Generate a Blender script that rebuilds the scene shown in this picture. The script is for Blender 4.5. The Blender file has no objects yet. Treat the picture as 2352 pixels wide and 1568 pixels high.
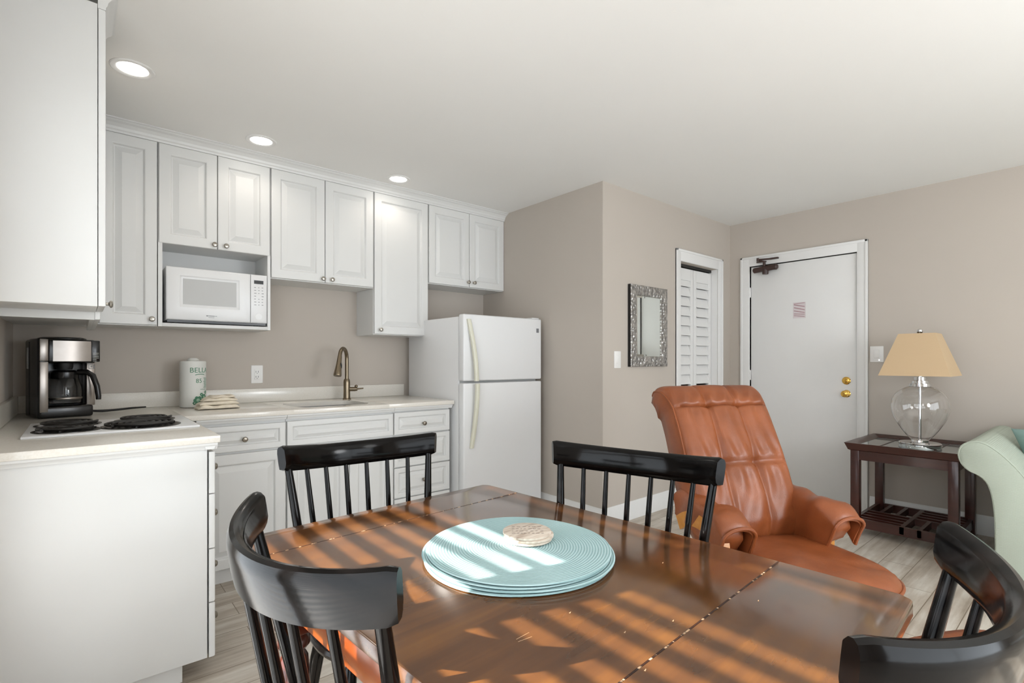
import bpy, bmesh, math, random
from mathutils import Vector, Matrix
random.seed(7)
C = bpy.context.scene.collection
SC = bpy.context.scene
PI = math.pi

# ------------------------------------------------------------------ camera, world, sun, exposure
CAM_H, CAM_TH, CAM_F, HOR = 1.1909, 40.4196, 1170.67, 829.44
cd = bpy.data.cameras.new('camera'); cam = bpy.data.objects.new('camera', cd); C.objects.link(cam)
cam.location = (0, 0, CAM_H)
cam.rotation_euler = (PI/2, 0, -math.radians(CAM_TH))
cd.sensor_width = 36; cd.sensor_fit = 'HORIZONTAL'
cd.lens = CAM_F/2352*36
cd.shift_x = 0; cd.shift_y = (HOR-784)/2352
cd.clip_start = 0.02
SC.camera = cam
SC.view_settings.view_transform = 'Standard'
SC.view_settings.look = 'None'
SC.view_settings.gamma = 1
SC.view_settings.use_curve_mapping = False
SC.view_settings.exposure = 0.1

w = bpy.data.worlds.new('sky'); SC.world = w; w.use_nodes = True
bg = w.node_tree.nodes['Background']
bg.inputs[0].default_value = (0.86, 0.935, 1.0, 1)
bg.inputs[1].default_value = 4.6

SUN_AZ, SUN_EL = math.radians(-15.0), math.radians(30.0)      # travel direction from +X, elevation
sd = bpy.data.lights.new('sun', 'SUN'); sd.energy = 18.5; sd.angle = math.radians(0.6)
sd.color = (1.0, 0.95, 0.88)
so = bpy.data.objects.new('sun', sd); C.objects.link(so)
so.location = (-3, 1, 4)
so.rotation_euler = Vector((math.cos(SUN_EL)*math.cos(SUN_AZ), math.cos(SUN_EL)*math.sin(SUN_AZ), -math.sin(SUN_EL))).to_track_quat('-Z', 'Y').to_euler()

# unseen fill lights added out of frame to brighten the room
def point_fill(name, loc, watts, color, radius):
    l = bpy.data.lights.new(name, 'POINT'); l.energy = watts; l.color = color; l.shadow_soft_size = radius
    o = bpy.data.objects.new(name, l); C.objects.link(o); o.location = loc
    return o
point_fill('living_area_fill', (2.3, -1.15, 1.45), 54.0, (.97, .985, 1), .3)
point_fill('dining_area_fill', (.75, -.7, 1.75), 14.0, (.97, .985, 1), .25)

# ------------------------------------------------------------------ materials
def lin(h):
    h = h.lstrip('#'); r = []
    for i in (0, 2, 4):
        c = int(h[i:i+2], 16)/255
        r.append(c/12.92 if c <= .04045 else ((c+.055)/1.055)**2.4)
    return (r[0], r[1], r[2], 1)
MATS = {}
class NT:
    def __init__(s, name):
        s.m = bpy.data.materials.new(name); s.m.use_nodes = True
        s.t = s.m.node_tree; s.b = s.t.nodes['Principled BSDF']
    def n(s, typ, **kw):
        x = s.t.nodes.new(typ)
        for k, v in kw.items():
            if k.startswith('i_'):
                x.inputs[int(k[2:]) if k[2:].isdigit() else k[2:].replace('_', ' ')].default_value = v
            else: setattr(x, k, v)
        return x
    def l(s, a, b): s.t.links.new(a, b)
    def set(s, **kw):
        for k, v in kw.items(): s.b.inputs[k.replace('_', ' ')].default_value = v
        return s
    def coord(s, scale=(1, 1, 1), rot=(0, 0, 0)):
        c = s.n('ShaderNodeTexCoord'); m = s.n('ShaderNodeMapping')
        m.inputs['Scale'].default_value = scale; m.inputs['Rotation'].default_value = rot
        s.l(c.outputs['Object'], m.inputs[0]); return m.outputs[0]
    def ramp(s, fac, stops):
        r = s.n('ShaderNodeValToRGB'); e = r.color_ramp.elements
        while len(e) < len(stops): e.new(.5)
        for k, (p, c) in enumerate(stops): e[k].position = p; e[k].color = c
        s.l(fac, r.inputs[0]); return r.outputs[0]
    def noise(s, vec, scale, detail=4, rough=.5):
        x = s.n('ShaderNodeTexNoise'); x.inputs['Scale'].default_value = scale; x.inputs['Detail'].default_value = detail
        x.inputs['Roughness'].default_value = rough
        s.l(vec, x.inputs['Vector']); return x.outputs[0]
    def bump(s, h, strength, dist=.01):
        b = s.n('ShaderNodeBump'); b.inputs['Strength'].default_value = strength; b.inputs['Distance'].default_value = dist
        s.l(h, b.inputs['Height']); s.l(b.outputs[0], s.b.inputs['Normal']); return b

def simple(name, col, rough=.5, metal=0, spec=.5, var=0.03, vscale=6, bump=0, bscale=200, coat=0, bdist=.002):
    if name in MATS: return MATS[name]
    t = NT(name); c = lin(col) if isinstance(col, str) else col
    t.set(Roughness=rough, Metallic=metal); t.b.inputs['Specular IOR Level'].default_value = spec
    t.b.inputs['Coat Weight'].default_value = coat
    t.b.inputs['Coat Roughness'].default_value = .06
    v = t.coord()
    if var:
        k = lambda f: tuple(min(1, x*f) for x in c[:3])+(1,)
        t.l(t.ramp(t.noise(v, vscale, 3), [(.3, k(1-var)), (.7, k(1+var))]), t.b.inputs['Base Color'])
    else: t.b.inputs['Base Color'].default_value = c
    if bump: t.bump(t.noise(v, bscale, 2), bump, bdist)
    MATS[name] = t.m; return t.m

M_wall = simple('greige_wall_paint', '#beb5ab', .75, var=.012, vscale=2, bump=.08, bscale=350, spec=.3)
M_ceil = simple('ceiling_paint', '#ebeae7', .85, var=.008, vscale=1.5, bump=.05, bscale=250, spec=.2)
M_trim = simple('white_trim_paint', '#e4e3e1', .4, var=.008)
M_cab = simple('white_cabinet_foil', '#dbdbd9', .38, var=.006)
M_cabin = simple('white_cabinet_inside', '#d9d8d5', .5, var=.006)
M_appl = simple('white_appliance_enamel', '#e3e3e3', .28, var=.004, bump=.03, bscale=600)
M_black = simple('black_gloss_plastic', '#0c0b0b', .25, var=0)
M_blackmat = simple('black_matt_plastic', '#161514', .55, var=.05)
M_steel = simple('brushed_stainless', '#968f89', .32, metal=1, var=.04, vscale=30)
M_nickel = simple('brushed_nickel', '#a9a49b', .3, metal=1, var=.03)
M_bronze = simple('antique_bronze_nickel', '#877a67', .28, metal=1, var=.05)
M_chrome = simple('polished_chrome', '#dadada', .06, metal=1, var=0)
M_brass = simple('polished_brass', '#e0b45c', .12, metal=1, var=.03)
M_dkbronze = simple('dark_bronze_paint', '#3a2620', .4, var=.08)
M_glassdoor = simple('grey_door_mesh', '#b9b9b7', .35, var=.01)
M_handle = simple('aged_cream_plastic', '#d8d6c4', .35, var=.02)
M_darkgap = simple('gap_shade', '#2a2826', .7, var=0)
M_knob = simple('satin_nickel_knob', '#8f887d', .3, metal=1, var=.03)
M_socket = simple('white_wall_plate', '#ebe9e6', .35, var=0)
M_ink = simple('grey_print', '#77777a', .6, var=0)
M_green = simple('green_print', '#4f8468', .6, var=.1, vscale=40)
M_palegreen = simple('pale_green_print', '#a4c4ae', .6, var=.1, vscale=40)
M_paper = simple('white_paper_wrap', '#dcdcd6', .6, var=.02)
M_pinkink = simple('faded_pink_print', '#a8858a', .7, var=.1, vscale=60)
M_notice = simple('notice_paper', '#d3c9ca', .6, var=.02)
M_towel = simple('cream_cotton', '#e4d9c6', .9, var=.07, vscale=50, bump=.5, bscale=500, bdist=.002)
M_sink = simple('sink_steel', '#636160', .35, metal=1, var=.03)
M_coil = simple('burner_coil', '#191614', .45, var=.2, vscale=60)
M_dripan = simple('chrome_drip_pan', '#5a5856', .25, metal=1, var=.1)

def lacquer():
    t = NT('black_lacquered_wood'); v = t.coord()
    t.l(t.ramp(t.noise(v, 14, 5), [(.35, lin('#060505')), (.75, lin('#0d0a09'))]), t.b.inputs['Base Color'])
    t.l(t.ramp(t.noise(v, 9, 4), [(.3, (.11, .11, .11, 1)), (.8, (.2, .2, .2, 1))]), t.b.inputs['Roughness'])
    t.bump(t.noise(v, 60, 3), .05, .002)
    t.b.inputs['Coat Weight'].default_value = .06; t.b.inputs['Coat Roughness'].default_value = .08; t.b.inputs['Specular IOR Level'].default_value = .15
    return t.m
M_lacq = lacquer()

def wood(name, a, b, c, scale=1.0, rough=.22, coat=.35, axis=1, rr=(.16, .3)):
    t = NT(name)
    s = [22, 22, 22]; s[axis] = 1.6
    v = t.coord(tuple(x*scale for x in s))
    n1 = t.noise(v, 1.2, 4, .5)
    v2 = t.coord((3, 3, 3)); n2 = t.noise(v2, 1.5, 3)
    mx = t.n('ShaderNodeMath', operation='MULTIPLY_ADD'); mx.inputs[1].default_value = .55
    t.l(n1, mx.inputs[0])
    h = t.n('ShaderNodeMath', operation='MULTIPLY'); h.inputs[1].default_value = .45; t.l(n2, h.inputs[0]); t.l(h.outputs[0], mx.inputs[2])
    t.l(t.ramp(mx.outputs[0], [(.22, lin(a)), (.5, lin(b)), (.80, lin(c))]), t.b.inputs['Base Color'])
    t.l(t.ramp(n2, [(.1, (rr[0],)*3+(1,)), (.9, (rr[1],)*3+(1,))]), t.b.inputs['Roughness'])
    t.b.inputs['Coat Weight'].default_value = coat; t.b.inputs['Coat Roughness'].default_value = .12
    return t.m
M_table = wood('stained_maple_tabletop', '#3a2212', '#583619', '#7c5020', 1, axis=0, rough=.2, coat=.4, rr=(.11, .21))
M_tapron = wood('stained_maple_apron', '#572307', '#7c380b', '#94500f', 1, axis=1, coat=.1)
M_tleg = wood('red_brown_stained_leg', '#2e1007', '#481a0b', '#5c2511', 1, axis=2, coat=.1)
M_mahog = wood('dark_mahogany', '#2a0f0a', '#3c1810', '#4c2016', 1, rough=.3, axis=1, rr=(.25, .4))
M_beech = wood('golden_beech', '#a8661f', '#c4822f', '#d79a48', 1, axis=0)
M_wear = simple('worn_pale_wood', '#c9a680', .6, var=.2, vscale=80)
def seam_mat():
    t = NT('dark_seam_with_worn_flecks'); v = t.coord((60, 3, 3))
    t.l(t.ramp(t.noise(v, 1.6, 3), [(.55, lin('#2a1206')), (.61, lin('#caa887'))]), t.b.inputs['Base Color']); t.set(Roughness=.5); return t.m
M_seam = seam_mat()

def leather():
    t = NT('tan_leather'); v = t.coord()
    t.l(t.ramp(t.noise(v, 7, 5), [(.3, lin('#783f20')), (.55, lin('#8c4c28')), (.8, lin('#9b5631'))]), t.b.inputs['Base Color'])
    t.set(Roughness=.38); t.b.inputs['Specular IOR Level'].default_value = .5
    vo = t.n('ShaderNodeTexVoronoi'); vo.inputs['Scale'].default_value = 260; t.l(v, vo.inputs['Vector'])
    n = t.noise(v, 16, 5)
    a = t.n('ShaderNodeMath', operation='MULTIPLY_ADD'); a.inputs[1].default_value = .12; t.l(vo.outputs[0], a.inputs[0]); t.l(n, a.inputs[2])
    t.bump(a.outputs[0], .35, .006)
    return t.m
M_leather = leather()

def floor_mat():
    t = NT('whitewashed_plank_floor'); v = t.coord()
    br = t.n('ShaderNodeTexBrick'); br.offset = .37; br.inputs['Scale'].default_value = 1
    br.inputs['Brick Width'].default_value = .92; br.inputs['Row Height'].default_value = .148
    br.inputs['Mortar Size'].default_value = .0022; br.inputs['Mortar Smooth'].default_value = .3
    br.inputs['Color1'].default_value = (.25, .25, .25, 1); br.inputs['Color2'].default_value = (.8, .8, .8, 1); br.inputs['Mortar'].default_value = (0, 0, 0, 1)
    t.l(v, br.inputs['Vector'])
    vs = t.coord((2.2, 26, 1))
    n1 = t.noise(vs, 1.0, 8, .62)
    vb = t.coord((3, 7, 1)); n2 = t.noise(vb, 1.3, 4)
    m1 = t.n('ShaderNodeMath', operation='MULTIPLY_ADD'); m1.inputs[1].default_value = .5; t.l(n1, m1.inputs[0])
    m2 = t.n('ShaderNodeMath', operation='MULTIPLY_ADD'); m2.inputs[1].default_value = .35; t.l(n2, m2.inputs[0])
    m3 = t.n('ShaderNodeMath', operation='MULTIPLY'); m3.inputs[1].default_value = .15; t.l(br.outputs['Color'], m3.inputs[0])
    t.l(m3.outputs[0], m2.inputs[2]); t.l(m2.outputs[0], m1.inputs[2])
    col = t.ramp(m1.outputs[0], [(.34, lin('#988b7c')), (.47, lin('#b9aea0')), (.58, lin('#cfc8bd')), (.72, lin('#dcd7ce'))])
    mix = t.n('ShaderNodeMix', data_type='RGBA'); t.l(br.outputs['Fac'], mix.inputs['Factor']); t.l(col, mix.inputs[6]); mix.inputs[7].default_value = lin('#847766')
    t.l(mix.outputs[2], t.b.inputs['Base Color'])
    t.set(Roughness=.42)
    t.bump(n1, .1, .003)
    return t.m
M_floor = floor_mat()

def quartz():
    t = NT('cream_quartz'); v = t.coord()
    t.l(t.ramp(t.noise(v, 160, 4, .7), [(.3, lin('#dcd6cb')), (.5, lin('#e3ded5')), (.75, lin('#e8e4dd'))]), t.b.inputs['Base Color'])
    t.set(Roughness=.16); return t.m
M_quartz = quartz()

def weave():
    t = NT('aqua_woven_cord'); v = t.coord()
    wv = t.n('ShaderNodeTexWave', wave_type='RINGS', rings_direction='Z'); wv.inputs['Scale'].default_value = 52; t.l(v, wv.inputs['Vector'])
    n = t.noise(v, 220, 3)
    a = t.n('ShaderNodeMath', operation='MULTIPLY_ADD'); a.inputs[1].default_value = .35; t.l(n, a.inputs[0]); t.l(wv.outputs[1], a.inputs[2])
    t.l(t.ramp(a.outputs[0], [(.15, lin('#86a6a8')), (.6, lin('#9cbabc')), (1, lin('#afc9cb'))]), t.b.inputs['Base Color'])
    t.set(Roughness=.8); t.bump(a.outputs[0], .45, .002); return t.m
M_mat = weave()

def coaster_mat():
    t = NT('whitewashed_coaster_wood'); v = t.coord((8, 60, 8))
    t.l(t.ramp(t.noise(v, 1.5, 6), [(.3, lin('#a08c7c')), (.5, lin('#cdbfb0')), (.75, lin('#ddd3c8'))]), t.b.inputs['Base Color'])
    t.set(Roughness=.6); return t.m
M_coaster = coaster_mat()

def hammered():
    t = NT('hammered_silver'); v = t.coord()
    vo = t.n('ShaderNodeTexVoronoi'); vo.inputs['Scale'].default_value = 38; t.l(v, vo.inputs['Vector'])
    t.l(t.ramp(vo.outputs[0], [(.1, lin('#8f8b88')), (.6, lin('#b5b1ad'))]), t.b.inputs['Base Color'])
    t.set(Metallic=.8, Roughness=.33); t.bump(vo.outputs[0], 1.0, .012); return t.m
M_hammer = hammered()
M_mirror = simple('mirror_glass', '#e2e6e2', .01, metal=1, var=0)

def linen(name, col, rough=.85, bs=.25, scale=160, trans=0):
    t = NT(name); c = lin(col)
    w1 = t.n('ShaderNodeTexWave', bands_direction='Z'); w1.inputs['Scale'].default_value = scale; w1.inputs['Distortion'].default_value = 3
    t.l(t.coord(), w1.inputs['Vector'])
    k = lambda f: tuple(min(1, x*f) for x in c[:3])+(1,)
    t.l(t.ramp(w1.outputs[1], [(.2, k(.95)), (.8, k(1.04))]), t.b.inputs['Base Color'])
    t.set(Roughness=rough); t.bump(w1.outputs[1], bs, .002)
    return t.m
M_shade = linen('tan_linen_shade', '#c9ae8b', scale=120)
M_sofa = linen('sage_green_chenille', '#aab2a4', scale=70, bs=.35)
M_pillow = linen('teal_pillow_cloth', '#7d9690', scale=90)

def glass(name, tint=(1, 1, 1, 1), rough=0.0, ior=1.45):
    t = NT(name); t.set(Roughness=rough, IOR=ior); t.b.inputs['Transmission Weight'].default_value = 1
    t.b.inputs['Base Color'].default_value = tint; return t.m
M_glass = glass('clear_lamp_glass')
M_carafe = glass('carafe_glass', (.75, .73, .7, 1))
M_tglass = simple('table_inset_mirror_glass', '#b9c0c0', .04, metal=.75, var=0)

def emis(name, col, s):
    t = NT(name); t.b.inputs['Base Color'].default_value = col
    t.b.inputs['Emission Color'].default_value = col; t.b.inputs['Emission Strength'].default_value = s
    return t.m
M_lens = emis('lit_downlight_lens', (1, .96, .9, 1), 9.0)
M_led = emis('switch_pilot_light', (1, 1, 1, 1), 1.6)

# ------------------------------------------------------------------ mesh building
class MB:
    def __init__(s, M=None): s.v = []; s.f = []; s.M = M
    def add(s, vs, fs):
        o = len(s.v)
        for p in vs:
            p = Vector(p)
            if s.M: p = Vector(s.M(*p)) if callable(s.M) else s.M @ p
            s.v.append(p)
        s.f += [[o+i for i in f] for f in fs]
        return s
    def box(s, x0, x1, y0, y1, z0, z1, bev=0, seg=2):
        if bev <= 0:
            vs = [(x, y, z) for x in (x0, x1) for y in (y0, y1) for z in (z0, z1)]
            return s.add(vs, [(0, 1, 3, 2), (4, 6, 7, 5), (0, 4, 5, 1), (2, 3, 7, 6), (0, 2, 6, 4), (1, 5, 7, 3)])
        bm = bmesh.new(); bmesh.ops.create_cube(bm, size=1)
        for q in bm.verts: q.co = ((x0+x1)/2+q.co.x*(x1-x0), (y0+y1)/2+q.co.y*(y1-y0), (z0+z1)/2+q.co.z*(z1-z0))
        bmesh.ops.bevel(bm, geom=bm.edges[:], offset=bev, segments=seg, affect='EDGES', profile=.5)
        bm.verts.index_update()
        s.add([q.co[:] for q in bm.verts], [[q.index for q in f.verts] for f in bm.faces]); bm.free(); return s
    def loft(s, rings, caps=True, closed=True):
        n = len(rings[0]); vs = [p for r in rings for p in r]; fs = []
        for i in range(len(rings)-1):
            for j in range(n if closed else n-1):
                k = (j+1) % n
                fs.append((i*n+j, i*n+k, (i+1)*n+k, (i+1)*n+j))
        if caps and closed:
            fs.append(tuple(reversed(range(n)))); fs.append(tuple((len(rings)-1)*n+j for j in range(n)))
        return s.add(vs, fs)
    def tube(s, pts, r, n=12, caps=True):
        pts = [Vector(p) for p in pts]; rs = r if isinstance(r, (list, tuple)) else [r]*len(pts)
        rings = []; t0 = (pts[1]-pts[0]).normalized()
        up = Vector((0, 0, 1)) if abs(t0.z) < .9 else Vector((1, 0, 0))
        nx = t0.cross(up).normalized()
        for i, p in enumerate(pts):
            t = (pts[min(i+1, len(pts)-1)]-pts[max(i-1, 0)]).normalized()
            nx = (nx-t*nx.dot(t)).normalized(); ny = t.cross(nx)
            rings.append([p+nx*math.cos(a)*rs[i]+ny*math.sin(a)*rs[i] for a in [2*PI*k/n for k in range(n)]])
        return s.loft(rings, caps)
    def lathe(s, prof, c=(0, 0, 0), n=32, axis='z'):
        rings = []
        for r, h in prof:
            ring = []
            for k in range(n):
                a = 2*PI*k/n; x, y = r*math.cos(a), r*math.sin(a)
                ring.append({'z': (c[0]+x, c[1]+y, c[2]+h), 'y': (c[0]+x, c[1]+h, c[2]+y), 'x': (c[0]+h, c[1]+x, c[2]+y)}[axis])
            rings.append(ring)
        return s.loft(rings, True)
    def prism(s, poly, a0, a1, axis='x'):
        def q(p, a): return {'x': (a, p[0], p[1]), 'y': (p[0], a, p[1]), 'z': (p[0], p[1], a)}[axis]
        return s.loft([[q(p, a0) for p in poly], [q(p, a1) for p in poly]])
    def panel(s, x0, x1, z0, z1, y, t=.019, frame=.058, k=1.0, raised=True):
        prof = [(0, t), (0, .004), (.0015, .0012), (.004, 0)]
        if raised: prof += [(frame-.006, 0), (frame-.002, .0015), (frame+.004*k, .013), (frame+.009*k, .0135), (frame+.015*k, .011), (frame+.036*k, .0035), (frame+.038*k, .0025)]
        rings = [[(x0+i, y+d, z0+i), (x1-i, y+d, z0+i), (x1-i, y+d, z1-i), (x0+i, y+d, z1-i)] for i, d in prof]
        return s.loft(rings)
    def sphere(s, c, r, n=16, sc=(1, 1, 1)):
        prof = [(max(r*math.sin(PI*i/n), 1e-5), -r*math.cos(PI*i/n)) for i in range(n+1)]
        rings = [[(c[0]+q*math.cos(2*PI*k/(2*n))*sc[0], c[1]+q*math.sin(2*PI*k/(2*n))*sc[1], c[2]+h*sc[2]) for k in range(2*n)] for q, h in prof]
        return s.loft(rings)

def link_mesh(name, mb, mat, inv=None, parent=None, angle=35):
    me = bpy.data.meshes.new(name)
    vs = [(inv @ p) if inv else p for p in mb.v]
    me.from_pydata([p[:] for p in vs], [], mb.f)
    bm = bmesh.new(); bm.from_mesh(me)
    bmesh.ops.recalc_face_normals(bm, faces=bm.faces[:]); bm.to_mesh(me); bm.free()
    me.polygons.foreach_set('use_smooth', [True]*len(me.polygons))
    me.set_sharp_from_angle(angle=math.radians(angle))
    me.materials.append(mat); me.update()
    o = bpy.data.objects.new(name, me); C.objects.link(o)
    if parent: o.parent = parent
    return o

class Thing:
    """An Empty at the thing's base; parts are authored in world coordinates (local=False) or in the thing's own."""
    def __init__(s, name, label, cat, loc=(0, 0, 0), rz=0, group=None, local=False, kind=None):
        s.o = bpy.data.objects.new(name, None); C.objects.link(s.o); s.o.empty_display_size = .05
        s.o.location = loc; s.o.rotation_euler = (0, 0, rz)
        if label: s.o['label'] = label
        if cat: s.o['category'] = cat
        if group: s.o['group'] = group
        if kind: s.o['kind'] = kind
        s.inv = None if local else (Matrix.Translation(loc) @ Matrix.Rotation(rz, 4, 'Z')).inverted()
    def part(s, name, mb, mat, parent=None, label=None, angle=35):
        o = link_mesh(name, mb, mat, s.inv, parent or s.o, angle)
        if label: o['label'] = label
        return o
def single(name, mb, mat, label, cat, loc, group=None, angle=35):
    o = link_mesh(name, mb, mat, Matrix.Translation(loc).inverted(), None, angle); o.location = loc
    o['label'] = label; o['category'] = cat
    if group: o['group'] = group
    return o
def struct(name, mb, mat, parent=None, angle=35):
    o = link_mesh(name, mb, mat, None, parent, angle)
    if not parent: o['kind'] = 'structure'
    return o
def copy_tree(o, parent=None):
    c = o.copy(); C.objects.link(c)
    if parent: c.parent = parent
    for ch in list(o.children): copy_tree(ch, c)
    return c

def text_mesh(s, size, depth=.0004, spacing=1.0):
    cu = bpy.data.curves.new('t', 'FONT'); cu.body = s; cu.size = size; cu.extrude = depth; cu.align_x = 'CENTER'; cu.space_character = spacing
    o = bpy.data.objects.new('t', cu); C.objects.link(o)
    dg = bpy.context.evaluated_depsgraph_get(); dg.update()
    me = o.evaluated_get(dg).to_mesh()
    vs = [v.co.copy() for v in me.vertices]; fs = [list(p.vertices) for p in me.polygons]
    o.evaluated_get(dg).to_mesh_clear()
    bpy.data.objects.remove(o); bpy.data.curves.remove(cu)
    return vs, fs

FX = lambda x, y, z: (-y, x, z)      # fronts that face +X: local x -> world Y, local -y -> world +X
FD = lambda x, y, z: (y, -x, z)      # fronts that face -X (door wall): local x -> world -Y

# ------------------------------------------------------------------ room shell
XL, YB, XF, YH, XD, ZC, YS = -.261, 3.763, 2.854, 2.352, 4.731, 2.480, -3.2
T = .12
struct('floor', MB().box(XL-T, XD+T, YS-T, YB+T, -.1, 0), M_floor)
struct('ceiling', MB().box(XL-T, XD+T, YS-T, YB+T, ZC, ZC+.1), M_ceil)
struct('wall_back', MB().box(XL-T, XF+.0, YB, YB+T, 0, ZC), M_wall)
# left wall with two window openings (beside and behind the camera)
WIN = [(-.55, .93), (.962, 1.82)]
WZ0, WZ1 = .12, 2.1
mb = MB()
mb.box(XL-T, XL, YS-T, WIN[0][0], 0, ZC); mb.box(XL-T, XL, WIN[0][1], WIN[1][0], 0, ZC); mb.box(XL-T, XL, WIN[1][1], YB, 0, ZC)
for a, b in WIN: mb.box(XL-T, XL, a, b, 0, WZ0); mb.box(XL-T, XL, a, b, WZ1, ZC)
struct('wall_left', mb, M_wall)
# block beside the refrigerator + hall wall with the closet opening
CX0, CX1, CZ = 3.857, 4.49, 2.035
mb = MB(); mb.box(XF, CX0, YH, YH+T, 0, ZC); mb.box(CX1, XD+T, YH, YH+T, 0, ZC); mb.box(CX0, CX1, YH, YH+T, CZ, ZC)
mb.box(XF, XF+T, YH+T, YB+T, 0, ZC)
mb.box(XF+T, XD+T, YH+.6, YH+.66, 0, ZC); mb.box(XD, XD+T, YH+T, YH+.6, 0, ZC)
struct('wall_hall', mb, M_wall)
# door wall
DY0, DY1, DZ = 1.309, 2.160, 2.062
mb = MB(); mb.box(XD, XD+T, YS-T, DY0, 0, ZC); mb.box(XD, XD+T, DY1, YH+T, 0, ZC); mb.box(XD, XD+T, DY0, DY1, DZ, ZC)
mb.box(XD+T, XD+T+.02, DY0-.05, DY1+.05, 0, DZ+.05)
struct('wall_right', mb, M_wall)
# wall behind the camera, with an unseen wide opening added to let sky light in
PX0, PX1, PZ = .5, 4.1, 2.15
mb = MB(); mb.box(XL, PX0, YS-T, YS, 0, ZC); mb.box(PX1, XD, YS-T, YS, 0, ZC); mb.box(PX0, PX1, YS-T, YS, PZ, ZC)
struct('wall_front', mb, M_wall)
mb = MB()
for x in (PX0, (PX0+PX1)/2-.03, PX1-.06): mb.box(x, x+.06, YS-.09, YS-.03, 0, PZ)
mb.box(PX0, PX1, YS-.09, YS-.03, PZ-.06, PZ); mb.box(PX0, PX1, YS-.09, YS-.03, 0, .05)
struct('window_3', mb, M_trim)
# left windows: frames with blinds
for n, (a, b) in enumerate(WIN):
    mb = MB()
    mb.box(XL-.09, XL-.03, a, a+.04, WZ0, WZ1); mb.box(XL-.09, XL-.03, b-.04, b, WZ0, WZ1)
    mb.box(XL-.09, XL-.03, a, b, WZ0, WZ0+.04); mb.box(XL-.09, XL-.03, a, b, WZ1-.04, WZ1); mb.box(XL-.085, XL-.035, a, b, 1.447, 1.566)
    wf = struct('window_%d' % (n+1), mb, M_trim)
    mb = MB(); z = WZ0+.06
    tl = math.radians(4)
    while z < WZ1-.07:
        cx, hw = XL+.03, .0155
        dx, dz = hw*math.cos(tl), hw*math.sin(tl)
        mb.add([(cx-dx, a+.02, z-dz), (cx+dx, a+.02, z+dz), (cx+dx, b-.02, z+dz), (cx-dx, b-.02, z-dz),
                (cx-dx, a+.02, z-dz+.0025), (cx+dx, a+.02, z+dz+.0025), (cx+dx, b-.02, z+dz+.0025), (cx-dx, b-.02, z-dz+.0025)],
               [(0, 1, 2, 3), (4, 7, 6, 5), (0, 4, 5, 1), (1, 5, 6, 2), (2, 6, 7, 3), (3, 7, 4, 0)])
        z += .0445
    mb.box(XL+.005, XL+.055, a+.04, b-.04, WZ1-.06, WZ1-.02)
    struct('blind', mb, M_trim, wf)
# unseen slab added outside the windows to cut the high sun
mb = MB().box(XL-T-1.45, XL-T, -3, 4, 2.62, 2.72)
struct('sun_cut_slab', mb, M_trim)

# baseboards (stepped profile)
def baseboard(name, mb): struct(name, mb, M_trim)
bprof = lambda s: [(0, 0), (0, .135), (s*.006, .135), (s*.008, .118), (s*.012, .112), (s*.012, .1), (s*.015, .095), (s*.015, 0)]
mb = MB(); mb.prism([(XD-p[0], p[1]) for p in bprof(1)], YS, DY0-.085, 'y'); mb.prism([(XD-p[0], p[1]) for p in bprof(1)], DY1+.085, YH, 'y'); baseboard('baseboard_right', mb)
mb = MB(); mb.prism([(YH-p[0], p[1]) for p in bprof(1)], XF-.015, CX0-.068, 'x'); mb.prism([(YH-p[0], p[1]) for p in bprof(1)], CX1+.085, XD-.015, 'x'); baseboard('baseboard_hall', mb)
mb = MB(); mb.prism([(XF-p[0], p[1]) for p in bprof(1)], YH-.0146, YB, 'y'); baseboard('baseboard_fridge', mb)

# crown over the back cabinets and over the left cabinet
def crown_poly(d):   # (outward, z): cabinet face at 0
    return [(0, 2.418), (-.004, 2.418), (-.006, 2.428), (-.012, 2.434), (-.016, 2.446), (-.030, 2.460), (-.044, 2.466), (-.050, 2.472), (-.060, 2.474), (-.060, ZC), (.03, ZC), (.03, 2.418)]
mb = MB(); mb.prism([(3.457+a, z) for a, z in crown_poly(1)], XL, XF, 'x'); struct('trim_1', mb, M_cab, angle=16)
mb = MB(); mb.prism([(.0715-a*.62, z) for a, z in crown_poly(1)], 2.28, 2.548, 'y'); struct('trim_2', mb, M_cab)

# entry door with casing, knob, deadbolt, closer
d1 = Thing('door_1', None, None, (XD, (DY0+DY1)/2, 0), kind='structure')
d1.part('slab', MB().box(XD+.006, XD+.046, DY0+.004, DY1-.006, .008, DZ-.006, .002), M_trim)
mb = MB()
def casing_v(mb, y0, y1, z1):
    mb.box(XD-.014, XD, y0, y1, 0, z1, .004); mb.box(XD-.019, XD, y0 if y0 < 1.5 else y1-.022, y0+.022 if y0 < 1.5 else y1, 0, z1, .004)
casing_v(mb, DY0-.075, DY0, DZ+.09); casing_v(mb, DY1, DY1+.085, DZ+.09)
mb.box(XD-.0138, XD, DY0-.075, DY1+.085, DZ, DZ+.09, .004); mb.box(XD-.019, XD, DY0-.075, DY1+.085, DZ+.07, DZ+.09, .004)
mb.box(XD, XD+.045, DY0-.02, DY0, 0, DZ+.0); mb.box(XD, XD+.045, DY1, DY1+.02, 0, DZ); mb.box(XD, XD+.045, DY0, DY1, DZ, DZ+.02)
d1.part('casing', mb, M_trim)
mb = MB(); mb.lathe([(.028, 0), (.03, -.004), (.026, -.008), (.012, -.012), (.011, -.028), (.02, -.034), (.0265, -.044), (.026, -.054), (.016, -.06), (.004, -.061)], (XD+.006, 1.385, .929), 28, 'x')
d1.part('door_knob', mb, M_brass, label='round brass door knob')
mb = MB(); mb.lathe([(.03, 0), (.031, -.006), (.024, -.012), (.014, -.014), (.002, -.0145)], (XD+.006, 1.385, 1.034), 28, 'x'); mb.box(XD-.018, XD-.006, 1.371, 1.399, 1.029, 1.039, .003)
d1.part('deadbolt', mb, M_brass, label='brass deadbolt thumb turn')
mb = MB()
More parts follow.
